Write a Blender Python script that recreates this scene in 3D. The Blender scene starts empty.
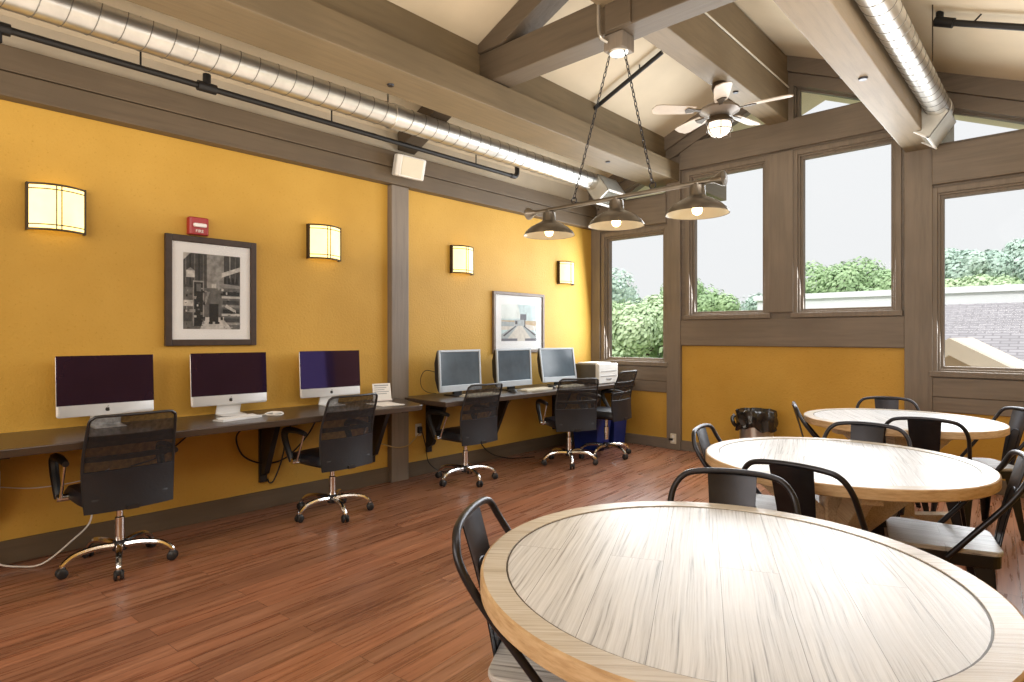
import bpy, math, random
from mathutils import Vector, Matrix
from mathutils.geometry import tessellate_polygon
random.seed(7)
PI = math.pi
SC = bpy.context.scene
COL = SC.collection

# ------------------------------------------------------------------ materials
def new_mat(name):
    m = bpy.data.materials.new(name); m.use_nodes = True
    nt = m.node_tree; b = nt.nodes['Principled BSDF']
    return m, nt, b
def N(nt, t, **kw):
    n = nt.nodes.new(t)
    for k, v in kw.items():
        if k in n.inputs.keys() if hasattr(n.inputs, 'keys') else False: n.inputs[k].default_value = v
        else: setattr(n, k, v)
    return n
def coords(nt, scale=(1, 1, 1), rot=(0, 0, 0), src='Object'):
    tc = nt.nodes.new('ShaderNodeTexCoord'); mp = nt.nodes.new('ShaderNodeMapping')
    mp.inputs['Scale'].default_value = scale; mp.inputs['Rotation'].default_value = rot
    nt.links.new(tc.outputs[src], mp.inputs['Vector'])
    return mp.outputs['Vector']
def noise(nt, vec, scale, detail=4, rough=.55):
    n = nt.nodes.new('ShaderNodeTexNoise')
    n.inputs['Scale'].default_value = scale; n.inputs['Detail'].default_value = detail; n.inputs['Roughness'].default_value = rough
    nt.links.new(vec, n.inputs['Vector']); return n.outputs['Fac']
def ramp(nt, fac, stops):
    r = nt.nodes.new('ShaderNodeValToRGB'); e = r.color_ramp.elements
    while len(e) < len(stops): e.new(.5)
    for el, (p, c) in zip(e, stops): el.position = p; el.color = (*c, 1)
    nt.links.new(fac, r.inputs['Fac']); return r.outputs['Color']
def mix(nt, a, b, fac, mode='MIX'):
    m = nt.nodes.new('ShaderNodeMix'); m.data_type = 'RGBA'; m.blend_type = mode
    for sock, v in ((m.inputs[6], a), (m.inputs[7], b)):
        if isinstance(v, tuple): sock.default_value = (*v, 1)
        else: nt.links.new(v, sock)
    if isinstance(fac, float): m.inputs[0].default_value = fac
    else: nt.links.new(fac, m.inputs[0])
    return m.outputs[2]
def bump(nt, b, h, strength=.3, dist=.01):
    n = nt.nodes.new('ShaderNodeBump'); n.inputs['Strength'].default_value = strength; n.inputs['Distance'].default_value = dist
    nt.links.new(h, n.inputs['Height']); nt.links.new(n.outputs['Normal'], b.inputs['Normal'])
def plain(name, col, rough=.5, metal=0., var=.12, vscale=6, bmp=0., emit=0., spec=.5):
    m, nt, b = new_mat(name)
    v = coords(nt); n = noise(nt, v, vscale)
    d = tuple(max(0, c * (1 - var)) for c in col); l = tuple(min(1, c * (1 + var)) for c in col)
    c = ramp(nt, n, [(.3, d), (.7, l)])
    nt.links.new(c, b.inputs['Base Color'])
    b.inputs['Roughness'].default_value = rough; b.inputs['Metallic'].default_value = metal
    b.inputs['Specular IOR Level'].default_value = spec
    if bmp: bump(nt, b, noise(nt, v, 60), bmp, .004)
    if emit:
        nt.links.new(c, b.inputs['Emission Color']); b.inputs['Emission Strength'].default_value = emit
    return m

def painted_wood(name, col, axis=1, var=.25):
    m, nt, b = new_mat(name)
    s = [18, 18, 18]; s[axis] = 1.2
    v = coords(nt, tuple(s)); n = noise(nt, v, 1.6, 6, .6)
    big = noise(nt, coords(nt), 1.7, 2)
    d = tuple(c * (1 - var) for c in col); l = tuple(min(1, c * (1 + var * .6)) for c in col)
    c = ramp(nt, n, [(.25, d), (.5, col), (.8, l)])
    c = mix(nt, c, tuple(x * .82 for x in col), ramp_f(nt, big, .45, .75))
    nt.links.new(c, b.inputs['Base Color'])
    b.inputs['Roughness'].default_value = .55
    bump(nt, b, n, .35, .006)
    return m
def ramp_f(nt, fac, a, bb):
    r = nt.nodes.new('ShaderNodeMapRange'); r.inputs['From Min'].default_value = a; r.inputs['From Max'].default_value = bb
    nt.links.new(fac, r.inputs['Value']); return r.outputs['Result']

def mat_yellow():
    m, nt, b = new_mat('yellow_stipple_paint')
    v = coords(nt); n = noise(nt, v, 1.3, 3); s = noise(nt, v, 55, 3, .6)
    c = ramp(nt, n, [(.3, (.555, .322, .052)), (.7, (.64, .385, .074))])
    c = mix(nt, c, (.45, .25, .02), ramp_f(nt, s, .60, .85))
    nt.links.new(c, b.inputs['Base Color']); b.inputs['Roughness'].default_value = .55
    b.inputs['Specular IOR Level'].default_value = .3
    bump(nt, b, s, .5, .006)
    return m
def mat_floor():
    m, nt, b = new_mat('floor_planks')
    rot = (0, 0, math.radians(-94))
    v = coords(nt, (1, 1, 1), rot)
    br = nt.nodes.new('ShaderNodeTexBrick'); nt.links.new(v, br.inputs['Vector'])
    br.offset = .37; br.inputs['Scale'].default_value = 1; br.inputs['Brick Width'].default_value = 1.25
    br.inputs['Row Height'].default_value = .105; br.inputs['Mortar Size'].default_value = .0012; br.inputs['Mortar Smooth'].default_value = .3
    br.inputs['Color1'].default_value = (.0, .0, .0, 1); br.inputs['Color2'].default_value = (1, 1, 1, 1); br.inputs['Mortar'].default_value = (.1, .1, .1, 1)
    # per-plank shift of the grain
    vm = nt.nodes.new('ShaderNodeVectorMath'); vm.operation = 'MULTIPLY_ADD'
    nt.links.new(br.outputs['Color'], vm.inputs[0]); vm.inputs[1].default_value = (7, 3, 5); nt.links.new(v, vm.inputs[2])
    mp = nt.nodes.new('ShaderNodeMapping'); mp.inputs['Scale'].default_value = (1.1, 22, 1); nt.links.new(vm.outputs[0], mp.inputs['Vector'])
    g = noise(nt, mp.outputs['Vector'], 1.5, 7, .62)
    c = ramp(nt, g, [(.22, (.10, .040, .023)), (.42, (.26, .112, .064)), (.60, (.37, .175, .105)), (.8, (.50, .26, .16))])
    c = mix(nt, c, (.62, .50, .45), .28, 'MULTIPLY') if False else c
    tint = ramp(nt, br.outputs['Color'], [(0, (.66, .63, .60)), (.5, (1, 1, .97)), (1, (1.0, .86, .76))])
    c = mix(nt, c, tint, .75, 'MULTIPLY')
    c = mix(nt, c, (.04, .018, .012), br.outputs['Fac'])
    nt.links.new(c, b.inputs['Base Color'])
    r = ramp_f(nt, g, -.35, 2.5); nt.links.new(r, b.inputs['Roughness'])
    b.inputs['Specular IOR Level'].default_value = .5
    bump(nt, b, g, .12, .002)
    return m
def mat_table(name, angle, light, mid, dark, rough=.33, ring=False):
    m, nt, b = new_mat(name)
    v = coords(nt, (1, 1, 1), (0, 0, -angle))
    mp = nt.nodes.new('ShaderNodeMapping'); mp.inputs['Scale'].default_value = (1.3, 75, 75); nt.links.new(v, mp.inputs['Vector'])
    br = nt.nodes.new('ShaderNodeTexBrick'); nt.links.new(v, br.inputs['Vector'])
    br.inputs['Scale'].default_value = 1; br.inputs['Brick Width'].default_value = 30; br.inputs['Row Height'].default_value = .14
    br.inputs['Mortar Size'].default_value = .0007; br.inputs['Color1'].default_value = (0, 0, 0, 1); br.inputs['Color2'].default_value = (1, 1, 1, 1)
    vm = nt.nodes.new('ShaderNodeVectorMath'); vm.operation = 'MULTIPLY_ADD'
    nt.links.new(br.outputs['Color'], vm.inputs[0]); vm.inputs[1].default_value = (5, 9, 4); nt.links.new(mp.outputs['Vector'], vm.inputs[2])
    dist = nt.nodes.new('ShaderNodeTexNoise'); dist.inputs['Scale'].default_value = 2.2; nt.links.new(v, dist.inputs['Vector'])
    va = nt.nodes.new('ShaderNodeVectorMath'); va.operation = 'MULTIPLY_ADD'
    nt.links.new(dist.outputs['Color'], va.inputs[0]); va.inputs[1].default_value = (.2, 2.6, 0); nt.links.new(vm.outputs[0], va.inputs[2])
    g = noise(nt, va.outputs[0], 1.8, 6, .65)
    big = noise(nt, v, 2.4, 3)
    c = ramp(nt, g, [(.30, dark), (.43, mid), (.60, light), (.85, tuple(min(1, x * 1.12) for x in light))])
    c = mix(nt, c, mid, ramp_f(nt, big, .55, .8))
    if not ring: c = mix(nt, c, dark, br.outputs['Fac'])
    nt.links.new(c, b.inputs['Base Color'])
    b.inputs['Roughness'].default_value = rough
    bump(nt, b, g, .25, .003)
    return m
def mat_edge():
    m, nt, b = new_mat('raw_edge_wood')
    v = coords(nt, (9, 9, 60)); g = noise(nt, v, 1.6, 5, .6)
    c = ramp(nt, g, [(.3, (.42, .26, .125)), (.55, (.60, .42, .235)), (.8, (.70, .53, .34))])
    nt.links.new(c, b.inputs['Base Color']); b.inputs['Roughness'].default_value = .5
    bump(nt, b, g, .2, .003); return m
def mat_mesh_fabric():
    m, nt, b = new_mat('black_mesh_fabric')
    b.inputs['Base Color'].default_value = (.012, .012, .014, 1); b.inputs['Roughness'].default_value = .6
    v = coords(nt, (1, 1, 1)); w = nt.nodes.new('ShaderNodeTexNoise'); w.inputs['Scale'].default_value = 40; nt.links.new(v, w.inputs['Vector'])
    tr = nt.nodes.new('ShaderNodeBsdfTransparent'); mx = nt.nodes.new('ShaderNodeMixShader')
    mr = nt.nodes.new('ShaderNodeMapRange'); mr.inputs['To Min'].default_value = .52; mr.inputs['To Max'].default_value = .95
    nt.links.new(w.outputs['Fac'], mr.inputs['Value']); nt.links.new(mr.outputs['Result'], mx.inputs['Fac'])
    nt.links.new(tr.outputs[0], mx.inputs[1]); nt.links.new(b.outputs[0], mx.inputs[2])
    nt.links.new(mx.outputs[0], nt.nodes['Material Output'].inputs['Surface']); return m
def mat_glass(name='window_glass', tint=(.99, .995, .995)):
    m, nt, b = new_mat(name); nt.nodes.remove(b)
    tr = nt.nodes.new('ShaderNodeBsdfTransparent'); tr.inputs[0].default_value = (*tint, 1)
    gl = nt.nodes.new('ShaderNodeBsdfGlossy'); gl.inputs['Roughness'].default_value = .02
    fr = nt.nodes.new('ShaderNodeFresnel'); fr.inputs['IOR'].default_value = 1.10
    mx = nt.nodes.new('ShaderNodeMixShader'); nt.links.new(fr.outputs[0], mx.inputs[0])
    nt.links.new(tr.outputs[0], mx.inputs[1]); nt.links.new(gl.outputs[0], mx.inputs[2])
    nt.links.new(mx.outputs[0], nt.nodes['Material Output'].inputs['Surface']); return m
def mat_screen(name, base, refl=.06, spec=.5, tint=(1, 1, 1)):
    m, nt, b = new_mat(name)
    v = coords(nt, (1, 1, 1)); n = noise(nt, v, 5, 3)
    c = ramp(nt, n, [(.3, tuple(x * .7 for x in base)), (.7, base)])
    nt.links.new(c, b.inputs['Base Color']); b.inputs['Roughness'].default_value = refl
    b.inputs['Specular IOR Level'].default_value = spec; b.inputs['Specular Tint'].default_value = (*tint, 1)
    return m
def mat_leaf(name, a, bcol):
    m, nt, b = new_mat(name)
    n = noise(nt, coords(nt), .9, 4)
    c = ramp(nt, n, [(.3, a), (.7, bcol)])
    nt.links.new(c, b.inputs['Base Color']); b.inputs['Roughness'].default_value = .7
    return m
def mat_shingle():
    m, nt, b = new_mat('roof_shingles')
    v = coords(nt); br = nt.nodes.new('ShaderNodeTexBrick'); nt.links.new(v, br.inputs['Vector'])
    br.inputs['Scale'].default_value = 1; br.inputs['Brick Width'].default_value = .34; br.inputs['Row Height'].default_value = .14
    br.inputs['Mortar Size'].default_value = .02
    br.inputs['Color1'].default_value = (.30, .28, .285, 1); br.inputs['Color2'].default_value = (.38, .355, .36, 1); br.inputs['Mortar'].default_value = (.24, .22, .225, 1)
    nt.links.new(br.outputs['Color'], b.inputs['Base Color']); b.inputs['Roughness'].default_value = .9; return m

M = {}
M['yellow'] = mat_yellow()
M['floor'] = mat_floor()
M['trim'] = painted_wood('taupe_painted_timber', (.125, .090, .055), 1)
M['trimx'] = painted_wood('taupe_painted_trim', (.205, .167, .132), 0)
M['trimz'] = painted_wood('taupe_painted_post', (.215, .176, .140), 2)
M['shaded_beam'] = painted_wood('shaded_taupe_beam', (.115, .085, .056), 0)  # beam taupe darkened: shade on the room-facing sides put into the colour
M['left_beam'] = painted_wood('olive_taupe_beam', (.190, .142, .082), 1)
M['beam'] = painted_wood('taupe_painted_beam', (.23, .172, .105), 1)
M['ceil'] = plain('ceiling_paint', (.72, .62, .46), .7, var=.06, vscale=2, bmp=.15)
M['plaster'] = plain('plaster_band', (.62, .55, .44), .7, var=.08, vscale=3, bmp=.15)
M['duct'] = plain('galvanised_duct', (.60, .585, .55), .36, .95, .10, 9)
M['duct_dark'] = plain('duct_seam', (.22, .21, .19), .5, .8)
M['reg'] = plain('register_metal', (.60, .60, .56), .45, .5)
M['black'] = plain('black_plastic', (.016, .016, .018), .42)
M['pipe'] = plain('black_iron_pipe', (.014, .013, .013), .45, .3)
M['dkmetal'] = plain('gunmetal', (.040, .040, .047), .34, .75, .15, 14)
M['chrome'] = plain('chrome', (.78, .78, .78), .16, 1.0, .05)
M['alu'] = plain('brushed_aluminium', (.78, .79, .80), .38, .25, .04)
M['silver'] = plain('silver_plastic', (.42, .46, .50), .38, .2, .05)
M['white'] = plain('white_plastic', (.80, .79, .76), .4, var=.04)
M['cream'] = plain('cream_plastic', (.70, .65, .52), .45, var=.05)
M['leather'] = plain('black_leather', (.011, .012, .017), .42, var=.2, bmp=.2)
M['mesh'] = mat_mesh_fabric()
M['desk'] = painted_wood('espresso_laminate', (.060, .040, .028), 1, .3)
M['desk'].node_tree.nodes['Principled BSDF'].inputs['Roughness'].default_value = .28
M['deskedge'] = plain('worktop_edge', (.10, .085, .07), .35)
M['glass'] = mat_glass()
M['screen_mac'] = mat_screen('dark_purple_screen', (.018, .009, .022), .05, .9, (.42, .30, 1.0))
M['screen_lcd'] = mat_screen('grey_blue_screen', (.10, .135, .17), .14, .5)
M['edge'] = mat_edge()
M['bronze'] = plain('bronze_frame', (.06, .04, .022), .45, .5)
M['picframe'] = plain('walnut_frame', (.045, .026, .017), .5, var=.25, vscale=20)
M['picframe2'] = plain('grey_brown_frame', (.20, .155, .12), .4, var=.2, vscale=20)
M['mat'] = plain('mat_board', (.95, .96, .98), .8, var=.02)
M['red'] = plain('red_plastic', (.36, .018, .022), .35, var=.05)
M['lens'] = plain('strobe_lens', (.85, .8, .78), .15, var=.03)
M['blue'] = plain('blue_bin_plastic', (.012, .03, .20), .4, var=.1)
M['pewter'] = plain('pewter', (.19, .165, .135), .30, .85, .15, 12)
M['pewter_in'] = plain('shade_lining', (.40, .33, .22), .35, .5, .06)
M['steel'] = plain('brushed_steel', (.55, .53, .50), .28, .9, .12, 20)
M['bag'] = plain('bin_liner', (.02, .017, .015), .22, var=.3, vscale=15)
M['blade'] = plain('fan_blade_wood', (.50, .42, .34), .4, var=.15)
M['paper'] = plain('paper', (.86, .85, .82), .7, var=.02)
M['ink'] = plain('grey_ink', (.35, .36, .38), .7, var=.1)
M['apple'] = plain('logo_black', (.03, .03, .03), .3)
M['key'] = plain('key_white', (.85, .85, .85), .5, var=.03)
M['ycable'] = plain('tan_cable', (.45, .33, .14), .5)
M['wcable'] = plain('white_cable', (.80, .78, .74), .45)
def emis(name, col, s):
    m, nt, b = new_mat(name)
    n = noise(nt, coords(nt), 7, 2)
    c = ramp(nt, n, [(.35, col), (.7, tuple(min(1, x * 1.15) for x in col))])
    nt.links.new(c, b.inputs['Base Color']); nt.links.new(c, b.inputs['Emission Color']); b.inputs['Emission Strength'].default_value = s
    return m
M['sconce'] = emis('glowing_art_glass', (1.0, .72, .27), 1.9)
M['bulb'] = emis('lit_bulb', (1.0, .72, .34), 9)
M['fanglass'] = emis('fan_globe', (1.0, .84, .72), 1.2)
M['tabletop1'] = mat_table('whitewashed_planks', math.radians(115), (.70, .71, .72), (.55, .555, .56), (.17, .168, .165))
M['ringtop'] = mat_table('whitewashed_ring', math.radians(40), (.64, .60, .53), (.52, .46, .37), (.30, .24, .17), ring=True)
M['seatwood'] = mat_table('grey_seat_planks', 0, (.60, .60, .60), (.45, .445, .44), (.17, .165, .16), .4)
M['pine'] = mat_table('pine_frame', math.radians(90), (.70, .55, .38), (.60, .44, .28), (.38, .25, .14), .5, ring=True)

# ------------------------------------------------------------------ mesh builder
class MB:
    def __init__(s): s.v = []; s.f = []; s.m = []
    def add(s, vs, fs, mi=0):
        b = len(s.v); s.v += [Vector(v) for v in vs]
        s.f += [tuple(b + i for i in f) for f in fs]; s.m += [mi] * len(fs)
    def box(s, a, b, mi=0, mx=None):
        x0, y0, z0 = a; x1, y1, z1 = b
        vs = [Vector(p) for p in ((x0, y0, z0), (x1, y0, z0), (x1, y1, z0), (x0, y1, z0), (x0, y0, z1), (x1, y0, z1), (x1, y1, z1), (x0, y1, z1))]
        if mx: vs = [mx @ v for v in vs]
        s.add(vs, [(0, 3, 2, 1), (4, 5, 6, 7), (0, 1, 5, 4), (1, 2, 6, 5), (2, 3, 7, 6), (3, 0, 4, 7)], mi); return s
    def rbox(s, a, b, r=.01, mi=0, mx=None, seg=3):
        """box with the edges round about z rounded and a small top chamfer"""
        x0, y0, z0 = a; x1, y1, z1 = b
        r = min(r, (x1 - x0) / 2 - 1e-4, (y1 - y0) / 2 - 1e-4)
        out = []
        for cx, cy, a0 in ((x1 - r, y1 - r, 0), (x0 + r, y1 - r, 90), (x0 + r, y0 + r, 180), (x1 - r, y0 + r, 270)):
            for k in range(seg + 1):
                t = math.radians(a0 + 90 * k / seg); out.append((cx + r * math.cos(t), cy + r * math.sin(t)))
        c = min(r * .5, (z1 - z0) * .3)
        mxx, myy = (x0 + x1) / 2, (y0 + y1) / 2
        def ins(d): return [(mxx + (x - mxx) * (1 - 2 * d / (x1 - x0)), myy + (y - myy) * (1 - 2 * d / (y1 - y0))) for x, y in out]
        rings = [(ins(c), z0), (out, z0 + c), (out, z1 - c), (ins(c), z1)]
        n = len(out); vs = []
        for rg, z in rings: vs += [Vector((x, y, z)) for x, y in rg]
        if mx: vs = [mx @ v for v in vs]
        fs = [tuple(range(n - 1, -1, -1)), tuple(range(3 * n, 4 * n))]
        for j in range(3):
            for i in range(n): k = (i + 1) % n; fs.append((j * n + i, j * n + k, (j + 1) * n + k, (j + 1) * n + i))
        s.add(vs, fs, mi); return s
    def prism(s, poly, axis, a, b, mi=0, mx=None):
        """poly: 2D list; axis 'z': (x,y), 'y': (x,z), 'x': (y,z)"""
        def P(p, t):
            return Vector((p[0], p[1], t)) if axis == 'z' else Vector((p[0], t, p[1])) if axis == 'y' else Vector((t, p[0], p[1]))
        n = len(poly); vs = [P(p, a) for p in poly] + [P(p, b) for p in poly]
        if mx: vs = [mx @ v for v in vs]
        fs = [tuple(range(n)), tuple(range(2 * n - 1, n - 1, -1))] + [(i, i + n, (i + 1) % n + n, (i + 1) % n) for i in range(n)]
        s.add(vs, fs, mi); return s
    def tube(s, pts, r, seg=8, mi=0, caps=True, closed=False):
        pts = [Vector(p) for p in pts]; n = len(pts)
        rs = r if isinstance(r, (list, tuple)) else [r] * n
        up = None; rings = []
        for i, p in enumerate(pts):
            if closed: t = (pts[(i + 1) % n] - pts[i - 1]).normalized()
            else: t = (pts[min(i + 1, n - 1)] - pts[max(i - 1, 0)]).normalized()
            if up is None:
                up = Vector((0, 0, 1)) if abs(t.z) < .9 else Vector((1, 0, 0))
            u = (up - t * up.dot(t))
            if u.length < 1e-6: u = t.orthogonal()
            u.normalize(); w = t.cross(u); up = u
            rings.append([p + (u * math.cos(2 * PI * k / seg) + w * math.sin(2 * PI * k / seg)) * rs[i] for k in range(seg)])
        vs = [v for rg in rings for v in rg]; fs = []
        for i in range(n if closed else n - 1):
            j = (i + 1) % n
            for k in range(seg): l = (k + 1) % seg; fs.append((i * seg + k, i * seg + l, j * seg + l, j * seg + k))
        if caps and not closed:
            fs.append(tuple(range(seg - 1, -1, -1))); fs.append(tuple(range((n - 1) * seg, n * seg)))
        s.add(vs, fs, mi); return s
    def lathe(s, prof, seg=24, mx=None, mi=0, caps=False):
        """prof: (r,z) list about z"""
        vs = []; n = len(prof)
        for r, z in prof:
            for k in range(seg): t = 2 * PI * k / seg; vs.append(Vector((r * math.cos(t), r * math.sin(t), z)))
        if mx: vs = [mx @ v for v in vs]
        fs = []
        for i in range(n - 1):
            for k in range(seg): l = (k + 1) % seg; fs.append((i * seg + k, i * seg + l, (i + 1) * seg + l, (i + 1) * seg + k))
        if caps: fs.append(tuple(range(seg - 1, -1, -1))); fs.append(tuple(range((n - 1) * seg, n * seg)))
        s.add(vs, fs, mi); return s
    def grid(s, fn, nu, nv, mi=0):
        vs = [Vector(fn(i / nu, j / nv)) for j in range(nv + 1) for i in range(nu + 1)]
        fs = [(j * (nu + 1) + i, j * (nu + 1) + i + 1, (j + 1) * (nu + 1) + i + 1, (j + 1) * (nu + 1) + i) for j in range(nv) for i in range(nu)]
        s.add(vs, fs, mi); return s
    def build(s, name, mats, parent=None, smooth=False, bevel=0., world=True, solid=0., fix=True):
        off = Vector((0, 0, 0))
        if parent is not None and world:
            top = parent
            while top.parent: top = top.parent
            off = top.location.copy()
        me = bpy.data.meshes.new(name)
        me.from_pydata([v - off for v in s.v], [], s.f)
        mats = mats if isinstance(mats, (list, tuple)) else [mats]
        for m in mats: me.materials.append(m)
        for p, mi in zip(me.polygons, s.m): p.material_index = mi; p.use_smooth = smooth
        me.validate(); me.update()
        if fix:
            import bmesh
            bm = bmesh.new(); bm.from_mesh(me); bmesh.ops.recalc_face_normals(bm, faces=bm.faces); bm.to_mesh(me); bm.free()
        o = bpy.data.objects.new(name, me); COL.objects.link(o)
        if parent is not None: o.parent = parent
        if solid:
            md = o.modifiers.new('solid', 'SOLIDIFY'); md.thickness = solid; md.offset = 0
        if bevel:
            md = o.modifiers.new('bevel', 'BEVEL'); md.width = bevel; md.segments = 2; md.limit_method = 'ANGLE'; md.angle_limit = math.radians(40)
        if smooth:
            md = o.modifiers.new('wn', 'EDGE_SPLIT'); md.split_angle = math.radians(42)
        return o

def tag(o, label, cat, group=None, kind=None):
    if label: o['label'] = label
    if cat: o['category'] = cat
    if group: o['group'] = group
    if kind: o['kind'] = kind
    return o
def thing(name, label, cat, loc=(0, 0, 0), group=None, rz=0):
    o = bpy.data.objects.new(name, None); COL.objects.link(o); o.empty_display_size = .05
    o.location = loc; o.rotation_euler = (0, 0, rz)
    return tag(o, label, cat, group)
def struct(name, mb, mats, **kw):
    o = mb.build(name, mats, **kw); o['kind'] = 'structure'; return o
def copy_tree(o, parent=None):
    c = o.copy(); COL.objects.link(c); c.parent = parent
    for ch in list(o.children): copy_tree(ch, c)
    return c
def smooth_path(pts, k=6):
    P = [Vector(p) for p in pts]; P = [P[0]] + P + [P[-1]]; out = []
    for i in range(1, len(P) - 2):
        for j in range(k):
            t = j / k; a, b, c, d = P[i - 1], P[i], P[i + 1], P[i + 2]
            out.append(.5 * ((2 * b) + (c - a) * t + (2 * a - 5 * b + 4 * c - d) * t * t + (-a + 3 * b - 3 * c + d) * t ** 3))
    out.append(P[-2]); return out
def lettering(name, text, size, mx, mat, parent, extrude=.001):
    cu = bpy.data.curves.new(name, 'FONT'); cu.body = text; cu.size = size; cu.extrude = extrude; cu.align_x = 'CENTER'; cu.align_y = 'CENTER'
    t = bpy.data.objects.new('tmp', cu); COL.objects.link(t)
    dg = bpy.context.evaluated_depsgraph_get(); me = bpy.data.meshes.new_from_object(t.evaluated_get(dg))
    bpy.data.objects.remove(t); bpy.data.curves.remove(cu)
    top = parent
    while top.parent: top = top.parent
    me.transform(Matrix.Translation(-top.location) @ mx); me.name = name
    me.materials.clear(); me.materials.append(mat)
    o = bpy.data.objects.new(name, me); COL.objects.link(o); o.parent = parent; return o

# ------------------------------------------------------------------ room shell
WY = 6.58; XR = 4.98; Y0 = -2.6
def roof(x): return 4.29 - .431 * abs(x - 2.415)
def rlow(x): return roof(x) - .292

struct('floor', MB().box((-.15, Y0 - .15, -.12), (XR + .15, WY + .15, 0)), M['floor'])
struct('wall_left', MB().box((-.15, Y0, 0), (0, WY, 3.0)).box((-.15, Y0, 3.0), (0, WY, 3.27), 1), [M['yellow'], M['plaster']])
struct('wall_right', MB().box((XR, Y0, 0), (XR + .15, WY, .95)).box((XR, Y0, 2.15), (XR + .15, WY, 3.22)).box((XR, Y0, .95), (XR + .15, 3.75, 2.15)).box((XR, 4.65, .95), (XR + .15, 5.35, 2.15)).box((XR, 6.25, .95), (XR + .15, WY, 2.15)), [M['yellow']])
struct('wall_back', MB().prism([(-.15, 0), (XR + .15, 0), (XR + .15, roof(XR + .15)), (2.415, 4.29), (-.15, roof(-.15))], 'y', Y0 - .15, Y0), M['yellow'])
c = MB()
for xa, xb in ((-.75, 2.415), (2.415, 5.6)):
    c.prism([(xa, roof(xa)), (xb, roof(xb)), (xb, roof(xb) + .12), (xa, roof(xa) + .12)], 'y', Y0 - .15, 8.15)
struct('ceiling', c, M['ceil'])

def wall_with_holes(front, back, outer, holes, mb, mi=0):
    loops = [outer] + holes
    flat = [p for l in loops for p in l]
    tris = tessellate_polygon([[Vector((p[0], p[1], 0)) for p in l] for l in loops])
    n = len(flat)
    vs = [(p[0], front, p[1]) for p in flat] + [(p[0], back, p[1]) for p in flat]
    fs = [tuple(t) for t in tris] + [tuple(i + n for i in t) for t in tris]
    b = 0
    for l in loops:
        k = len(l)
        for i in range(k): j = (i + 1) % k; fs.append((b + i, b + j, b + j + n, b + i + n))
        b += k
    mb.add(vs, fs, mi)
def R(x0, x1, z0, z1): return [(x0, z0), (x1, z0), (x1, z1), (x0, z1)]
WIN = [(.20, 1.06, 1.035, 2.635), (1.385, 2.25, 1.59, 3.225), (2.58, 3.445, 1.59, 3.225), (3.77, 4.63, 1.035, 2.635)]
TR = [[(.29, 3.075), (1.07, 3.075), (1.07, rlow(1.07))], [(1.57, 3.625), (2.265, 3.625), (2.265, rlow(2.265))],
      [(2.56, 3.625), (3.26, 3.625), (2.56, rlow(2.56))], [(3.755, 3.075), (4.54, 3.075), (3.755, rlow(3.755))]]
PAN = [(.03, 1.085, .12, .667), (1.277, 3.515, .115, 1.237), (3.755, 4.80, .12, .667)]
w = MB()
outer = [(-.15, 0), (XR + .15, 0), (XR + .15, roof(XR + .15)), (2.415, 4.29), (-.15, roof(-.15))]
wall_with_holes(WY, WY + .16, outer, [R(*q) for q in WIN] + TR + [R(*q) for q in PAN], w)
for q in PAN: w.box((q[0] - .01, WY + .012, q[2] - .01), (q[1] + .01, WY + .15, q[3] + .01), 1)
struct('wall_far', w, [M['trimx'], M['yellow']])

# windows
for i, (x0, x1, z0, z1) in enumerate(WIN):
    t = bpy.data.objects.new('window_%d' % (i + 1), None); COL.objects.link(t); t['kind'] = 'structure'; t.location = ((x0 + x1) / 2, WY, z0)
    f = MB(); b = .042
    for y0, y1, e in ((WY + .03, WY + .10, b), (WY + .0, WY + .03, .018)):
        f.box((x0, y0, z0), (x0 + e, y1, z1)).box((x1 - e, y0, z0), (x1, y1, z1)).box((x0 + e, y0, z0), (x1 - e, y1, z0 + e)).box((x0 + e, y0, z1 - e), (x1 - e, y1, z1))
    f.build('window_frame', M['trimz'], t, bevel=.003)
    MB().box((x0 + .036, WY + .075, z0 + .036), (x1 - .036, WY + .081, z1 - .036)).build('pane', M['glass'], t)
    cs = MB(); k = .05; p = .022     # casing
    cs.box((x0 - k, WY - p, z0 - k), (x0, WY, z1 + k)).box((x1, WY - p, z0 - k), (x1 + k, WY, z1 + k)).box((x0, WY - p, z1), (x1, WY, z1 + k)).box((x0 - k - .01, WY - .045, z0 - k), (x1 + k + .01, WY, z0))
    cs.build('casing', M['trimz'], t, bevel=.004)
for i, poly in enumerate(TR):
    t = bpy.data.objects.new('window_%d' % (i + 5), None); COL.objects.link(t); t['kind'] = 'structure'; t.location = (poly[0][0], WY, poly[0][1])
    f = MB()
    cx = sum(p[0] for p in poly) / 3; cz = sum(p[1] for p in poly) / 3
    ins = [(cx + (p[0] - cx) * .90, cz + (p[1] - cz) * .86) for p in poly]
    for a in range(3):
        bb = (a + 1) % 3
        f.prism([poly[a], poly[bb], ins[bb], ins[a]], 'y', WY + .04, WY + .10)
    f.build('window_frame', M['trimx'], t)
    MB().prism([(cx + (p[0] - cx) * .97, cz + (p[1] - cz) * .97) for p in poly], 'y', WY + .075, WY + .08).build('pane', M['glass'], t)

for i, (ya, yb) in enumerate(((3.75, 4.65), (5.35, 6.25))):
    t = bpy.data.objects.new('window_%d' % (i + 9), None); COL.objects.link(t); t['kind'] = 'structure'; t.location = (XR, (ya + yb) / 2, .95)
    f = MB(); b = .05
    f.box((XR - .02, ya - .05, .90), (XR + .1, ya + b, 2.20)).box((XR - .02, yb - b, .90), (XR + .1, yb + .05, 2.20)).box((XR - .02, ya + b, .90), (XR + .1, yb - b, 1.0)).box((XR - .02, ya + b, 2.1), (XR + .1, yb - b, 2.20))
    f.build('window_frame', M['trimz'], t, bevel=.003)
    MB().box((XR + .06, ya + .03, .98), (XR + .066, yb - .03, 2.12)).build('pane', M['glass'], t)
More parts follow.
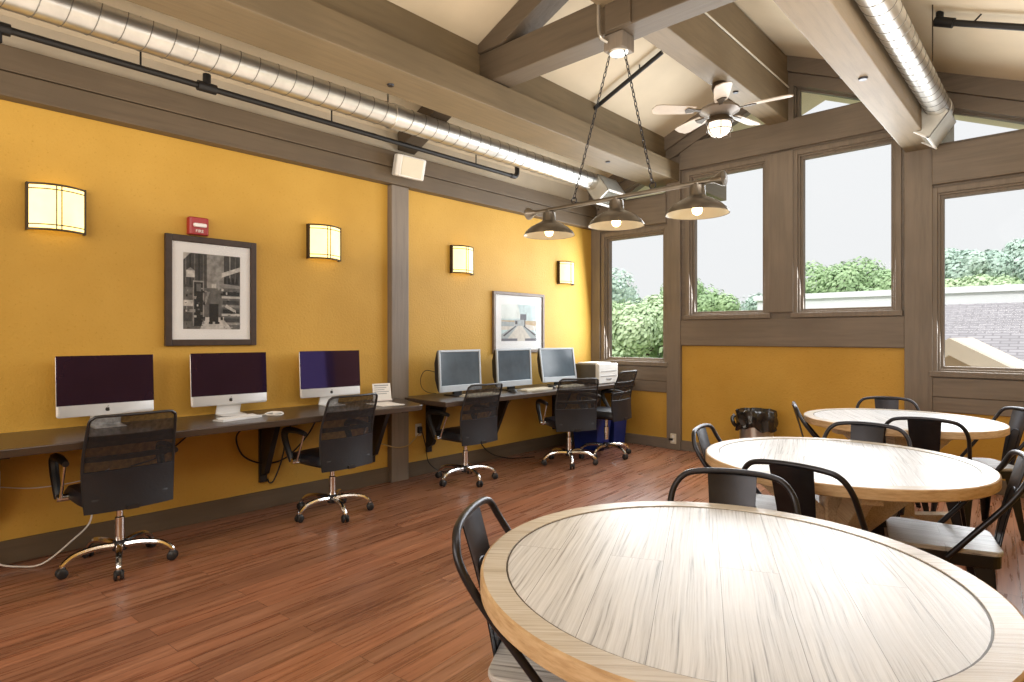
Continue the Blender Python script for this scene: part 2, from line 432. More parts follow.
# trim on the window wall
tn = [0]
def trim(mb, m, **kw):
    tn[0] += 1; return struct('trim_%d' % tn[0], mb, m, **kw)
for xa, xb, top in ((1.10, 1.277, rlow(1.19)), (3.52, 3.735, rlow(3.63)), (.0, .14, 3.0), (4.69, XR, 3.0)):
    trim(MB().box((xa, WY - .035, .0), (xb, WY, top)), M['trimz'], bevel=.004)
trim(MB().box((2.29, WY - .035, 1.60), (2.54, WY, 3.28)), M['trimz'], bevel=.004)
trim(MB().prism([(1.277, 3.30), (3.52, 3.30), (3.52, 3.518), (3.34, 3.60), (1.49, 3.60), (1.277, 3.498)], 'y', WY - .055, WY), M['trimx'], bevel=.004)
trim(MB().box((1.277, WY - .03, 1.24), (3.52, WY, 1.535)), M['trimx'], bevel=.006)
for xa, xb in ((.14, 1.10), (3.735, 4.69)):
    trim(MB().box((xa, WY - .06, 2.71), (xb, WY, 3.05)), M['trimx'], bevel=.006)
    trim(MB().box((xa, WY - .02, .67), (xb, WY, .80)).box((xa, WY - .025, .805), (xb, WY, .975)), M['trimx'], bevel=.004)
g = MB()
for sgn in (-1, 1):
    xa, xb = (2.415, XR) if sgn > 0 else (2.415, 0)
    g.prism([(xa, roof(xa) - .001), (xb, roof(xb) - .001), (xb, roof(xb) - .16), (xa, roof(xa) - .16)], 'y', WY - .09, WY)
    g.prism([(xa, roof(xa) - .165), (xb, roof(xb) - .165), (xb, rlow(xb)), (xa, rlow(xa))], 'y', WY - .06, WY)
trim(g, M['trimx'])
trim(MB().box((2.28, WY - .05, 3.60), (2.55, WY, 4.0)), M['trimz'])
# left wall timbers
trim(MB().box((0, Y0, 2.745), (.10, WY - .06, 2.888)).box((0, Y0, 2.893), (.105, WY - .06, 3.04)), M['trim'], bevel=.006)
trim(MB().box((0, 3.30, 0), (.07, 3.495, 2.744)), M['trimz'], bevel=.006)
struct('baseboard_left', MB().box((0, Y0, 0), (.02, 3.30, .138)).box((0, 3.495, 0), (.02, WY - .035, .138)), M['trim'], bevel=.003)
struct('baseboard_far', MB().box((.14, WY - .02, 0), (1.10, WY, .118)).box((1.277, WY - .02, 0), (3.52, WY, .113)).box((3.735, WY - .02, 0), (4.69, WY, .118)), M['trimx'], bevel=.003)
trim(MB().box((XR - .10, Y0, 2.745), (XR, WY - .06, 3.02)), M['trim'], bevel=.006)

# ------------------------------------------------------------------ ceiling beams
def beam(label, parts, loc, group=None):
    t = thing('ceiling_beam', label, 'beam', loc)
    for nm, mb, m in parts: mb.build(nm, M[m], t, bevel=.007)
    return t
b1 = beam('long taupe timber beam over the computer desks, beside the left duct',
     [('lower_timber', MB().box((.86, Y0, 3.174), (1.262, 7.9, 3.388)), 'left_beam'),
      ('upper_timber', MB().prism([(.86, 3.39), (1.10, 3.39), (1.10, roof(1.10)), (.86, roof(.86))], 'y', Y0, 7.9), 'left_beam')], (1.06, 2, 3.174))
b2 = beam('taupe timber ridge beam at the ceiling peak carrying the fan',
     [('lower_timber', MB().box((2.29, Y0, 3.584), (2.50, WY - .05, 3.92)), 'beam'),
      ('upper_timber', MB().box((2.31, Y0, 3.924), (2.50, WY - .05, 4.245)), 'beam')], (2.4, 2, 3.584))
b3 = beam('taupe timber beam on the right, beside the right-hand spiral duct',
     [('timber', MB().prism([(3.53, 3.045), (3.745, 3.045), (3.745, roof(3.745)), (3.53, roof(3.53))], 'y', Y0, 7.9), 'beam')], (3.64, 2, 3.045))
tb = beam('shaded taupe cross beam from which the three-shade lamp hangs',
     [('timber', MB().box((1.10, 3.42, 3.40), (3.53, 3.63, 3.645)), 'shaded_beam'),
      ('king_post', MB().box((2.33, 3.40, 3.402), (2.53, 3.64, 4.22)), 'shaded_beam')], (2.4, 3.5, 3.40))
def rafter(label, xa, xb, d=.19, y0=3.40, y1=3.60):
    t = thing('rafter', label, 'rafter', ((xa + xb) / 2, y0, roof(xa)))
    pts = [(xa, roof(xa) - .002), (xb, roof(xb) - .002)]
    lo = [(xb, roof(xb) - d), (xa, roof(xa) - d)]
    if d > .18:      # foot cut flat where it sits on the cross beam
        xc = 2.415 + math.copysign((4.29 - 3.648 - d) / .431, (xa + xb) / 2 - 2.415)
        lo = [(xb, roof(xb) - d), (xc, 3.648), (xa, 3.648)] if xa < 2 else [(xb, 3.648), (xc, 3.648), (xa, roof(xa) - d)]
    MB().prism(pts + lo, 'y', y0, y1).build('timber', M['shaded_beam'], t, bevel=.006)
rafter('sloping shaded rafter rising from the left beam above the cross beam', 1.10, 2.32)
rafter('short shaded rafter stub behind the left duct above the speaker', .02, .86, .17)
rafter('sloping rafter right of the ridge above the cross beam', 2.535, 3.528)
for lx, ly, lz in ((1.10, 5.29, 3.174), (1.02, 2.6, 3.174)):
    MB().lathe([(0, 0), (.026, 0), (.022, -.012), (0, -.012)], 12, Matrix.Translation((lx, ly, lz))).build('bolt_head', M['dkmetal'], b1)
MB().lathe([(0, 0), (.03, 0), (.024, -.012), (0, -.012)], 12, Matrix.Translation((3.64, 4.46, 3.045))).build('bolt_head', M['dkmetal'], b3)
MB().lathe([(0, 0), (.026, 0), (.022, -.012), (0, -.012)], 12, Matrix.Translation((2.40, 5.42, 3.584))).build('bolt_head', M['dkmetal'], b2)
MB().tube([(2.506, Y0, 3.93), (2.506, WY - .06, 3.93)], .008, 6).build('wire', M['cream'], b2)

# ------------------------------------------------------------------ ducts
def duct(label, x, z, r, ya, yb, nd, couplers):
    t = thing('spiral_duct', label, 'duct', (x, yb, z))
    mx = Matrix.Translation((x, 0, z)) @ Matrix.Rotation(-PI / 2, 4, 'X')
    MB().lathe([(r, ya), (r, yb)], 40, mx).build('duct_tube', M['duct'], t, smooth=True)
    pitch = .13; pts = []; n = int((yb - ya) / pitch * 20)
    for k in range(n):
        a = 2 * PI * k / 20; pts.append((x + r * math.cos(a), ya + pitch * k / 20, z + r * math.sin(a)))
    MB().tube(pts, .0035, 5).build('spiral_seam', M['duct_dark'], t, smooth=True)
    for yc in couplers:
        MB().lathe([(r, yc - .05), (r + .008, yc - .045), (r + .008, yc + .045), (r, yc + .05)], 40, mx).build('coupler_band', M['duct'], t, smooth=True)
        MB().tube([(x - r - .004, yc, z), (x - r - .004, yc, roof(x - r))], .006, 6).build('hanger', M['duct_dark'], t)
    # register head at the end: collar, box rolled 45 degrees, white louvre rim
    e = MB().lathe([(r, yb), (r + .008, yb), (r + .008, yb + .10), (r * .5, yb + .10)], 40, mx).build('end_collar', M['duct'], t, smooth=True)
    hb = Matrix.Translation((x, yb + .10, z)) @ Matrix.Rotation(nd, 4, 'Y')
    s, dn, up_, L = .112, -.235, .0, .19; w_ = .006
    box = MB()
    box.box((-s, -L, dn), (-s + w_, L, up_), 0, hb).box((s - w_, -L, dn), (s, L, up_), 0, hb)
    box.box((-s, -L, dn), (s, -L + w_, up_), 0, hb).box((-s, L - w_, dn), (s, L, up_), 0, hb).box((-s, -L, up_ - w_), (s, L, up_), 0, hb)
    rg = box.build('register_box', M['reg'], t)
    rim = MB(); q = .02
    rim.box((-s - .006, -L - .006, dn - .012), (-s + q, L + .006, dn), 0, hb).box((s - q, -L - .006, dn - .012), (s + .006, L + .006, dn), 0, hb)
    rim.box((-s, -L - .006, dn - .012), (s, -L + q, dn), 0, hb).box((-s, L - q, dn - .012), (s, L + .006, dn), 0, hb)
    rim.build('rim', M['white'], rg)
    lv = MB()
    for k in range(9):
        yy = -L + .03 + .04 * k
        lv.box((-s + .01, yy, dn + .003), (s - .01, yy + .003, dn + .03), 0, hb)
    lv.build('louvres', M['reg'], rg)
    return t
duct('long galvanised spiral duct along the yellow wall above the desks', .53, 3.165, .096, Y0, 5.90, -math.radians(36), (.2, 3.0))
duct('galvanised spiral duct beside the right-hand beam, ending at the windows', 3.845, 3.235, .088, Y0, 6.02, math.radians(36), (.2,))
ld = MB().tube([(3.945, 5.0, 3.24), (3.945, 5.0, roof(3.945))], .004, 6)
tag(ld.build('hanger_rod', M['bronze']), 'thin brass hanger rod right of the right-hand duct', 'rod')

# ------------------------------------------------------------------ sprinkler pipes
t = thing('sprinkler_pipe', 'long black iron pipe running above the desks under the left duct', 'pipe', (.3, 2, 3.045))
MB().tube([(.3, Y0, 3.05), (.3, 4.68, 3.05)], .021, 10).build('pipe_run', M['pipe'], t, smooth=True)
MB().tube(smooth_path([(.3, 4.66, 3.05), (.3, 4.73, 3.055), (.3, 4.76, 3.10), (.3, 4.76, 3.17), (.32, 4.78, 3.2)]), .026, 10).build('elbow', M['pipe'], t, smooth=True)
for yy in (.50, 1.60):
    fm = MB().tube([(.3, yy - .06, 3.05), (.3, yy + .06, 3.05)], .034, 12)
    fm.tube([(.3, yy, 3.05), (.3, yy, 3.14 if yy > 1 else 2.97)], .026, 10)
    fm.build('tee_fitting', M['pipe'], t, smooth=True)
for yy in (1.2, 2.55, 4.15): MB().tube([(.3, yy, 3.05), (.3, yy, roof(.3))], .006, 6).build('hanger', M['pipe'], t)
t = thing('sprinkler_pipe', 'short black pipe on the ceiling slope behind the lamp chains', 'pipe', (1.6, 5.05, 3.8))
MB().tube([(1.05, 5.05, roof(1.05) - .06), (1.72, 5.05, roof(1.72) - .06), (1.86, 5.05, roof(1.86) - .06)], .021, 10).build('pipe_run', M['pipe'], t, smooth=True)
MB().tube([(1.62, 5.05, roof(1.62) - .06), (1.62, 5.05, roof(1.62))], .006, 6).build('hanger', M['pipe'], t)
t = thing('sprinkler_pipe', 'black pipe across the right ceiling slope at the top right corner', 'pipe', (4.2, 4.9, 3.5))
MB().tube([(3.98, 5.12, roof(3.98) - .07), (XR - .01, 5.12, roof(XR) - .07)], .022, 10).build('pipe_run', M['pipe'], t, smooth=True)
MB().tube([(3.94, 5.12, roof(3.94) - .068), (4.05, 5.12, roof(4.05) - .072)], .034, 10).tube([(3.97, 5.12, roof(3.98) - .07), (3.97, 5.12, roof(3.97))], .024, 10).build('elbow', M['pipe'], t, smooth=True)
for xx in (4.15, 4.7): MB().tube([(xx, 5.12, roof(xx) - .07), (xx + .05, 5.12, roof(xx + .05))], .006, 6).build('hanger', M['pipe'], t)

# ------------------------------------------------------------------ speaker
t = thing('wall_speaker', 'white wall speaker tilted down on the timber above the post', 'speaker', (.105, 3.38, 2.89))
mx = Matrix.Translation((.21, 3.39, 2.89)) @ Matrix.Rotation(math.radians(14), 4, 'Y') @ Matrix.Rotation(-math.radians(8), 4, 'Z')
MB().prism([(-.07, -.13), (.035, -.15), (.06, -.12), (.06, .12), (.035, .15), (-.07, .13)], 'z', -.095, .095, 0, mx).build('cabinet', M['white'], t, bevel=.012)
MB().rbox((-.105, -.004, -.082), (.105, .004, .082), .02, 0, mx @ Matrix.Translation((.0615, 0, 0)) @ Matrix.Rotation(PI / 2, 4, 'Z')).build('grille', M['cream'], t)
MB().box((.105, 3.34, 2.82), (.165, 3.44, 2.95)).build('bracket', M['white'], t)

# ------------------------------------------------------------------ wall sconces
def sconce(yc, label):
    hw, h, d = .1445, .275, .10; z0 = 1.997
    t = thing('wall_sconce', label, 'wall lamp', (0, yc, z0), 'lit wall sconces on the yellow wall')
    def P(u, z, o=0.):
        a = -hw + 2 * hw * u; x = .035 + (d - .035) * (1 - (a / hw) ** 2) + o
        return (x, yc + a, z)
    MB().grid(lambda u, v: P(u, z0 + .008 + (h - .016) * v), 16, 1).build('glass_shade', M['sconce'], t, smooth=True)
    f = MB()
    for zz in (z0, z0 + h): f.tube([P(k / 16, zz) for k in range(17)], .006, 6)
    for zz in (z0 + .03, z0 + h - .03): f.tube([P(k / 16, zz, .002) for k in range(17)], .0035, 6)
    for u in (.455, .545): f.tube([P(u, z0, .002), P(u, z0 + h, .002)], .0035, 6)
    for u in (0, 1): f.box((0, P(u, 0)[1] - .006, z0 - .006), (P(u, 0)[0] + .006, P(u, 0)[1] + .006, z0 + h + .006))
    f.build('metal_frame', M['bronze'], t)
    MB().box((.0, yc - .10, z0 + .04), (.008, yc + .10, z0 + h - .04)).build('back_plate', M['bronze'], t)
sconce(.817, 'lit curved glass sconce left of the black-and-white framed photograph')
sconce(2.644, 'lit curved glass sconce right of the black-and-white framed photograph')
sconce(4.217, 'lit curved glass sconce between the wall post and the colour picture')
sconce(5.974, 'smallest lit glass sconce, right of the colour picture beside the corner')

# ------------------------------------------------------------------ pictures
def wall_quad(mb, ya, yb, za, zb, pts, x, mi):
    mb.add([(x, ya + (yb - ya) * p[0], za + (zb - za) * p[1]) for p in pts], [tuple(range(len(pts)))], mi)
def picture(name, label, ya, yb, za, zb, fw, fm, mw, mb_draw, mats):
    t = thing(name, label, 'picture', (0, (ya + yb) / 2, za))
    f = MB(); d = .03
    f.box((0, ya, za), (d, ya + fw, zb)).box((0, yb - fw, za), (d, yb, zb)).box((0, ya + fw, za), (d, yb - fw, za + fw)).box((0, ya + fw, zb - fw), (d, yb - fw, zb))
    f.build('frame', fm, t, bevel=.004)
    MB().box((.002, ya + fw * .9, za + fw * .9), (.012, yb - fw * .9, zb - fw * .9)).build('mat_board', M['mat'], t)
    pr = MB(); mb_draw(pr, ya + fw + mw, yb - fw - mw, za + fw + mw, zb - fw - mw)
    pr.build('print', mats, t, fix=False)
    MB().box((.018, ya + fw * .9, za + fw * .9), (.020, yb - fw * .9, zb - fw * .9)).build('glazing', M['glass'], t)
g_ = [plain('photo_grey_%d' % i, (v, v * .97, v * .93), .6, var=.35, vscale=28) for i, v in enumerate((.02, .06, .14, .30, .58))]
def draw_bw(pr, ya, yb, za, zb):
    x = [.0125]
    def q(p, mi): x[0] += .0001; wall_quad(pr, ya, yb, za, zb, p, x[0], mi)
    def r(a, b, c, d, mi): q([(a, c), (b, c), (b, d), (a, d)], mi)
    rr = random.Random(3)
    r(0, 1, 0, 1, 2); r(0, .40, .55, 1, 1); r(.40, .68, .55, 1, 3); r(.68, 1, .6, 1, 1)
    for k in range(5): r(.03 + .075 * k, .05 + .075 * k, .58, 1, 0 if k % 2 else 2)
    q([(.0, 1), (.12, 1), (0, .9)], 4); r(.05, .19, .68, .77, 4); q([(.05, .77), (.19, .77), (.12, .81)], 3)
    r(.16, .34, .04, .64, 0); r(.16, .18, .04, .64, 3); r(.33, .35, .04, .64, 3); r(.16, .35, .62, .64, 3); r(.22, .30, .5, .6, 2)
    r(.68, .70, .6, 1, 3); r(.80, .82, .65, 1, 3); r(.90, .92, .65, 1, 2)
    q([(.66, .7), (1, .80), (1, .86), (.66, .76)], 4); q([(.62, .56), (1, .56), (1, .60), (.62, .62)], 3)
    for k in range(4): q([(.70 + .07 * k, .62), (.75 + .07 * k, .62), (.74 + .07 * k, .70), (.71 + .07 * k, .70)], 0)
    for k in range(4): r(.66, 1, .06 + .12 * k, .09 + .12 * k, 4 if k % 2 else 3); r(.68, .98, .10 + .12 * k, .15 + .12 * k, 0 if k % 2 else 1)
    q([(.72, .30), (.92, .22), (.92, .26), (.74, .34)], 4)
    q([(.28, 0), (.85, 0), (.66, .16), (.36, .16)], 4)
    r(0, .16, .30, .38, 4); r(.0, .14, .1, .26, 1); r(.04, .2, .22, .26, 3)
    # standing person with hat, dark trousers
    r(.44, .60, .10, .36, 0); q([(.40, .34), (.62, .34), (.60, .55), (.44, .55)], 2); q([(.40, .50), (.35, .34), (.38, .33), (.45, .50)], 3); q([(.60, .52), (.68, .58), (.67, .61), (.58, .56)], 3)
    q([(.48, .55), (.56, .55), (.56, .61), (.48, .61)], 4); q([(.44, .61), (.60, .61), (.57, .64), (.47, .64)], 3)
    r(.43, .50, .07, .10, 0); r(.54, .62, .07, .10, 0)
    for k in range(70):
        a, b = rr.random() * .94, rr.random() * .55; s1, s2 = .01 + rr.random() * .04, .008 + rr.random() * .03
        if .40 < a < .62 and b > .08: continue
        r(a, min(1, a + s1), b, b + s2, rr.choice((0, 1, 2, 3, 4)))
picture('framed_photograph', 'dark-framed black-and-white photograph of a standing man, below the red alarm', 1.427, 2.066, 1.28, 2.067, .045, M['picframe'], .075, draw_bw, g_)
c_ = [plain('print_colour_%d' % i, v, .5, var=.15, vscale=25) for i, v in enumerate(((.58, .70, .72), (.75, .80, .78), (.42, .46, .48), (.16, .16, .19), (.55, .42, .26), (.70, .66, .60), (.07, .06, .07)))]
def draw_col(pr, ya, yb, za, zb):
    x = [.0125]
    def q(p, mi): x[0] += .0001; wall_quad(pr, ya, yb, za, zb, p, x[0], mi)
    def r(a, b, c, d, mi): q([(a, c), (b, c), (b, d), (a, d)], mi)
    r(0, 1, 0, 1, 0); q([(0, .6), (0, 1), (.45, 1), (.55, .62)], 1)
    r(0, 1, .42, .56, 4); q([(0, .3), (1, .3), (1, .42), (0, .54)], 5); r(.0, .35, .40, .52, 2)
    q([(0, 0), (.12, 0), (.45, .42), (.38, .42), (0, .18)], 2); q([(.88, 0), (1, 0), (1, .18), (.64, .42), (.58, .42)], 2)
    q([(.12, 0), (.88, 0), (.58, .42), (.45, .42)], 5); r(0, 1, 0, .07, 3); r(.44, .66, .0, .07, 5)
    q([(.05, .16), (.40, .42), (.41, .40), (.07, .12)], 6); q([(.95, .14), (.62, .40), (.63, .42), (.96, .18)], 6)
    r(.36, .66, .42, .58, 2); r(.52, .70, .58, .74, 3); r(.38, .44, .46, .55, 6); r(.64, .67, .38, .60, 6)
picture('framed_picture', 'square colour landscape picture in grey-brown frame above the silver monitors', 4.68, 5.55, 1.158, 1.845, .035, M['picframe2'], .10, draw_col, c_)

# fire alarm
t = thing('fire_alarm', 'red wall fire alarm strobe above the black-and-white photograph', 'fire alarm', (0, 1.64, 2.08))
MB().prism([(1.572, 0), (1.708, 0), (1.708, .045), (1.695, .06), (1.585, .06), (1.572, .045)], 'z', 2.075, 2.20, 0, Matrix(((0, 1, 0, 0), (1, 0, 0, 0), (0, 0, 1, 0), (0, 0, 0, 1)))).build('housing', M['red'], t, bevel=.006)
MB().rbox((-.045, -.014, 0), (.045, .014, .018), .01, 0, Matrix.Translation((.06, 1.64, 2.142)) @ Matrix.Rotation(PI / 2, 4, 'Y') @ Matrix.Rotation(PI / 2, 4, 'Z')).build('strobe_lens', M['lens'], t)
lettering('lettering', 'FIRE', .03, Matrix.Translation((.0615, 1.64, 2.10)) @ Matrix.Rotation(PI / 2, 4, 'Z') @ Matrix.Rotation(PI / 2, 4, 'X'), M['paper'], t)

# ------------------------------------------------------------------ worktops
DZ = .776
def bracket(mb, y, drop=.52, reach=.52):
    mb.box((.004, y - .03, DZ - .045 - drop), (.03, y + .03, DZ - .045))
    mb.box((.03, y - .03, DZ - .075), (reach, y + .03, DZ - .045))
    mb.prism([(.03, DZ - .075), (.30, DZ - .075), (.27, DZ - .10), (.085, DZ - .045 - drop * .85), (.03, DZ - .045 - drop * .9)], 'y', y - .022, y + .022)
def worktop(label, poly, ys, loc):
    t = thing('worktop', label, 'desk', loc)
    MB().prism(poly, 'z', DZ - .045, DZ).build('desk_top', M['desk'], t, bevel=.006)
    for y in ys:
        m = MB(); bracket(m, y); m.build('bracket', M['black'], t, bevel=.003)
    return t
worktop('long dark wall-hung desk holding the three all-in-one computers', [(.001, -2.0), (.68, -2.0), (.68, 3.14), (.65, 3.19), (.19, 3.35), (.075, 3.36), (.075, 3.29), (.001, 3.29)], (-1.2, .5, 2.12, 3.12), (.35, .6, DZ))
worktop('dark wall-hung desk in the corner holding the silver monitors and printer', [(.001, 3.505), (.075, 3.505), (.075, 3.44), (.68, 3.42), (.68, 6.53), (.001, 6.53)], (3.78, 4.66, 5.75), (.35, 5, DZ))

# ------------------------------------------------------------------ all-in-one computers
def aio():
    t = thing('desktop_computer', '', 'computer', (0, 0, 0), 'all-in-one computers on the long desk')
    tl = Matrix.Translation((0, 0, .075)) @ Matrix.Rotation(-math.radians(4), 4, 'Y')
    W, H = .528, .377
    # local x points to the viewer, z from desk
    sh = MB(); sh.rbox((-W / 2, 0, -.022), (W / 2, H, 0), .014, 0, tl @ Matrix(((0, 0, 1, 0), (1, 0, 0, 0), (0, 1, 0, 0), (0, 0, 0, 1))))
    ob = sh.build('shell', M['alu'], t, smooth=True)
    MB().box((.0002, -W / 2 + .0, .072), (.0025, W / 2, H), 0, tl).build('screen', M['screen_mac'], t, bevel=.006)
    ap = []
    for k in range(26):
        a = 2 * PI * k / 26 + PI / 2; rr = .0125 * (1 - .18 * max(0, math.cos(a - PI / 2)) ** 8 - .14 * max(0, math.cos(a + PI / 2)) ** 10)
        y, z = rr * math.cos(a), rr * 1.08 * math.sin(a)
        if (y - .0165) ** 2 + (z - .002) ** 2 < .0075 ** 2: y = .0165 - .0075 * .95
        ap.append((y, z))
    lg = MB().prism([(y, z + .035) for y, z in ap], 'x', .0002, .0014, 0, tl)
    lg.prism([(-.001, .0505), (.002, .056), (.006, .058), (.004, .052)], 'x', .0002, .0014, 0, tl)
    lg.build('logo', M['apple'], ob)
    s = MB()
    s.prism([(-.02, .11), (-.028, .11), (-.075, .006), (-.07, 0), (.075, 0), (.075, .007), (-.058, .010)], 'y', -.085, .085)
    s.build('stand', M['alu'], t, bevel=.003)
    return t
mac = aio()
macs = [(1.058, 'leftmost all-in-one computer with silver chin and dark screen, behind the nearest office chair'),
        (1.823, 'middle all-in-one computer with a white keyboard in front of it'),
        (2.64, 'right-hand all-in-one computer beside the wall post and the small white sign')]
for i, (y, l) in enumerate(macs):
    o = mac if i == 0 else copy_tree(mac)
    o.location = (.15, y, DZ); o['label'] = l; o.rotation_euler = (0, 0, (0, math.radians(-3), math.radians(-4))[i])

# keyboards
def keyboard(label, loc, rz, w_, d, body, key, mats):
    t = thing('keyboard', label, 'keyboard', (0, 0, 0))
    MB().prism([(-d / 2, 0), (d / 2, 0), (d / 2, .008), (-d / 2, .018)], 'y', -w_ / 2, w_ / 2, 0, Matrix.Rotation(PI, 4, 'Z') @ Matrix.Scale(1, 4)).build('body', mats[0], t, bevel=.002)
    k = MB()
    n = 14
    for r_ in range(5):
        for c_i in range(n):
            if r_ == 0 and 3 < c_i < 9: continue
            x = d / 2 - .022 - r_ * (d - .03) / 5 + .004; y = -w_ / 2 + .012 + c_i * (w_ - .02) / n
            zz = .008 + .010 * (r_ + .8) / 5
            k.box((x - .006, y, zz - .001), (x + .007, y + (w_ - .02) / n - .004, zz + .004))
        if r_ == 0: k.box((d / 2 - .024, -w_ * .2, .008), (d / 2 - .010, w_ * .2, .014))
    k.build('keys', mats[1], t)
    t.location = loc; t.rotation_euler = (0, 0, rz); return t
keyboard('white keyboard lying on the desk before the middle computer', (.42, 1.76, DZ), math.radians(12), .30, .115, None, None, (M['alu'], M['key']))
cbl = MB().tube(smooth_path([(.40, 1.90, DZ + .006), (.36, 1.97, DZ + .005), (.30, 2.05, DZ + .005), (.36, 2.11, DZ + .005), (.45, 2.05, DZ + .005), (.43, 1.96, DZ + .012), (.35, 1.99, DZ + .012), (.30, 2.07, DZ + .012), (.38, 2.10, DZ + .012), (.44, 2.00, DZ + .016)]), .005, 6)
tag(cbl.build('coiled_cable', M['wcable'], smooth=True), 'white cable coiled on the desk right of the white keyboard', 'cable')
keyboard('pale keyboard under the first silver monitor beyond the post', (.46, 4.05, DZ), 0, .42, .14, None, None, (M['cream'], M['cream']))
keyboard('pale keyboard in front of the middle silver monitor', (.47, 4.86, DZ), 0, .42, .14, None, None, (M['cream'], M['cream']))
keyboard('pale keyboard under the tilted silver monitor by the printer', (.49, 5.42, DZ), 0, .40, .14, None, None, (M['cream'], M['cream']))
for y, l in ((4.50, 'small dark computer mouse between the first and middle silver monitors'), (5.135, 'small dark computer mouse right of the middle silver monitor keyboard')):
    tag(MB().lathe([(0, .034), (.018, .031), (.03, .02), (.034, .006), (.033, 0), (0, 0)], 16, Matrix.Translation((.47, y, DZ)) @ Matrix.Diagonal((1.6, 1, 1, 1))).build('computer_mouse', M['black'], smooth=True), l, 'mouse', 'mice on the corner desk')

# sign and paper
t = thing('sign_holder', 'small white printed sign standing on the desk beside the post', 'sign', (.17, 3.13, DZ))
sm = Matrix.Translation((.17, 3.13, DZ)) @ Matrix.Rotation(-math.radians(12), 4, 'Z') @ Matrix.Rotation(-math.radians(12), 4, 'Y')
MB().box((-.003, -.085, .012), (.0, .085, .155), 0, sm).build('card', M['paper'], t)
MB().box((-.006, -.09, .0), (.005, .09, .012), 0, sm).build('base', M['lens'], t)
ln = MB()
for k in range(5): ln.box((.0002, -.07, .132 - .018 * k), (.0008, .065 - .02 * (k % 3), .132 - .018 * k + (.010 if k == 0 else .006)), 0, sm)
ln.build('printed_lines', M['ink'], t)
tag(MB().box((-.14, -.105, 0), (.14, .105, .003), 0, Matrix.Translation((.42, 2.98, DZ + .001)) @ Matrix.Rotation(-.1, 4, 'Z')).build('paper_sheet', M['paper']), 'white sheet of paper flat on the desk before the small sign', 'paper')

# ------------------------------------------------------------------ silver monitors
def monitor():
    t = thing('monitor', '', 'monitor', (0, 0, 0), 'silver monitors on the corner desk')
    W, H = .545, .40; mx = Matrix.Translation((0, 0, .04)) @ Matrix.Rotation(-math.radians(3), 4, 'Y')
    f = MB(); b = .022
    f.box((0, -W / 2, 0), (.02, -W / 2 + b, H), 0, mx).box((0, W / 2 - b, 0), (.02, W / 2, H), 0, mx).box((0, -W / 2 + b, H - b), (.02, W / 2 - b, H), 0, mx).box((0, -W / 2 + b, 0), (.02, W / 2 - b, .062), 0, mx)
    f.build('bezel', M['silver'], t, bevel=.004)
    MB().prism([(0, 0), (0, H), (-.02, H - .02), (-.055, H * .7), (-.055, H * .3), (-.02, .02)], 'y', -W / 2 + .004, W / 2 - .004, 0, mx).build('rear_shell', M['black'], t)
    MB().box((.004, -W / 2 + b, .06), (.012, W / 2 - b, H - b), 0, mx).build('screen', M['screen_lcd'], t)
    s = MB().box((-.06, -.05, .005), (-.035, .05, .2)); s.rbox((-.12, -.13, 0), (.10, .13, .012), .04)
    s.build('stand', M['black'], t)
    return t
mon = monitor()
for i, (x, y, rz, ry, l) in enumerate(((.30, 3.94, 0, 0, 'first silver monitor with grey screen, just beyond the wall post'),
                                   (.30, 4.715, 0, 0, 'middle silver monitor with dark blue-grey screen, under the colour picture'),
                                   (.30, 5.50, math.radians(-14), math.radians(-8), 'tilted silver monitor with pale reflecting screen, next to the printer'))):
    o = mon if i == 0 else copy_tree(mon)
    o.location = (x, y, DZ); o.rotation_euler = (0, 0, rz); o['label'] = l
    if ry:
        o.scale = (1, .92, 1)
        for chd in o.children:
            if not chd.name.startswith('stand'):
                chd.rotation_euler = (0, ry, 0); chd.location = (.0, 0, .0)
# printer
t = thing('printer', 'grey and white desktop laser printer in the corner on the desk', 'printer', (.3, 6.14, DZ))
MB().box((.13, 5.93, DZ + .004), (.50, 6.33, DZ + .235)).build('body', plain('printer_grey', (.10, .09, .075), .5), t, bevel=.012)
MB().box((.50, 5.925, DZ + .003), (.555, 6.335, DZ + .24)).build('front_panel', M['white'], t, bevel=.01)
MB().box((.20, 5.98, DZ + .235), (.49, 6.28, DZ + .252)).build('output_tray', M['paper'], t, bevel=.006)
MB().box((.556, 5.96, DZ + .09), (.562, 6.30, DZ + .094)).box((.556, 5.96, DZ + .15), (.562, 6.30, DZ + .153)).build('drawer_gap', M['ink'], t)
MB().box((.556, 6.08, DZ + .05), (.566, 6.18, DZ + .065)).build('handle', M['ink'], t)

# ------------------------------------------------------------------ blue bins
def bluebin(x, y, rz, label):
    t = thing('recycling_bin', label, 'bin', (0, 0, 0), 'blue bins under the corner desk')
    m = MB(); H = .43
    for (a, b_, z) in (): pass
    def ring(hx, hy, z): return [(-hx, -hy, z), (hx, -hy, z), (hx, hy, z), (-hx, hy, z)]
    vs = ring(.12, .16, 0) + ring(.15, .19, H) + ring(.140, .180, H) + ring(.112, .152, .01)
    fs = [(0, 3, 2, 1), (12, 13, 14, 15)]
    for j in range(3):
        for i in range(4): k = (i + 1) % 4; fs.append((j * 4 + i, j * 4 + k, j * 4 + 4 + k, j * 4 + 4 + i))
    m.add(vs, fs); m.build('tub', M['blue'], t, bevel=.008)
    rm = MB()
    for a, b_ in (((-.158, -.198, H - .02), (.158, -.185, H + .008)), ((-.158, .185, H - .02), (.158, .198, H + .008)), ((-.158, -.185, H - .02), (-.145, .185, H + .008)), ((.145, -.185, H - .02), (.158, .185, H + .008))): rm.box(a, b_)
    rm.build('rim', M['blue'], t, bevel=.004)
    t.location = (x, y, 0); t.rotation_euler = (0, 0, rz)
bluebin(.42, 6.32, PI / 2, 'blue recycling bin in the corner behind the farthest office chair')
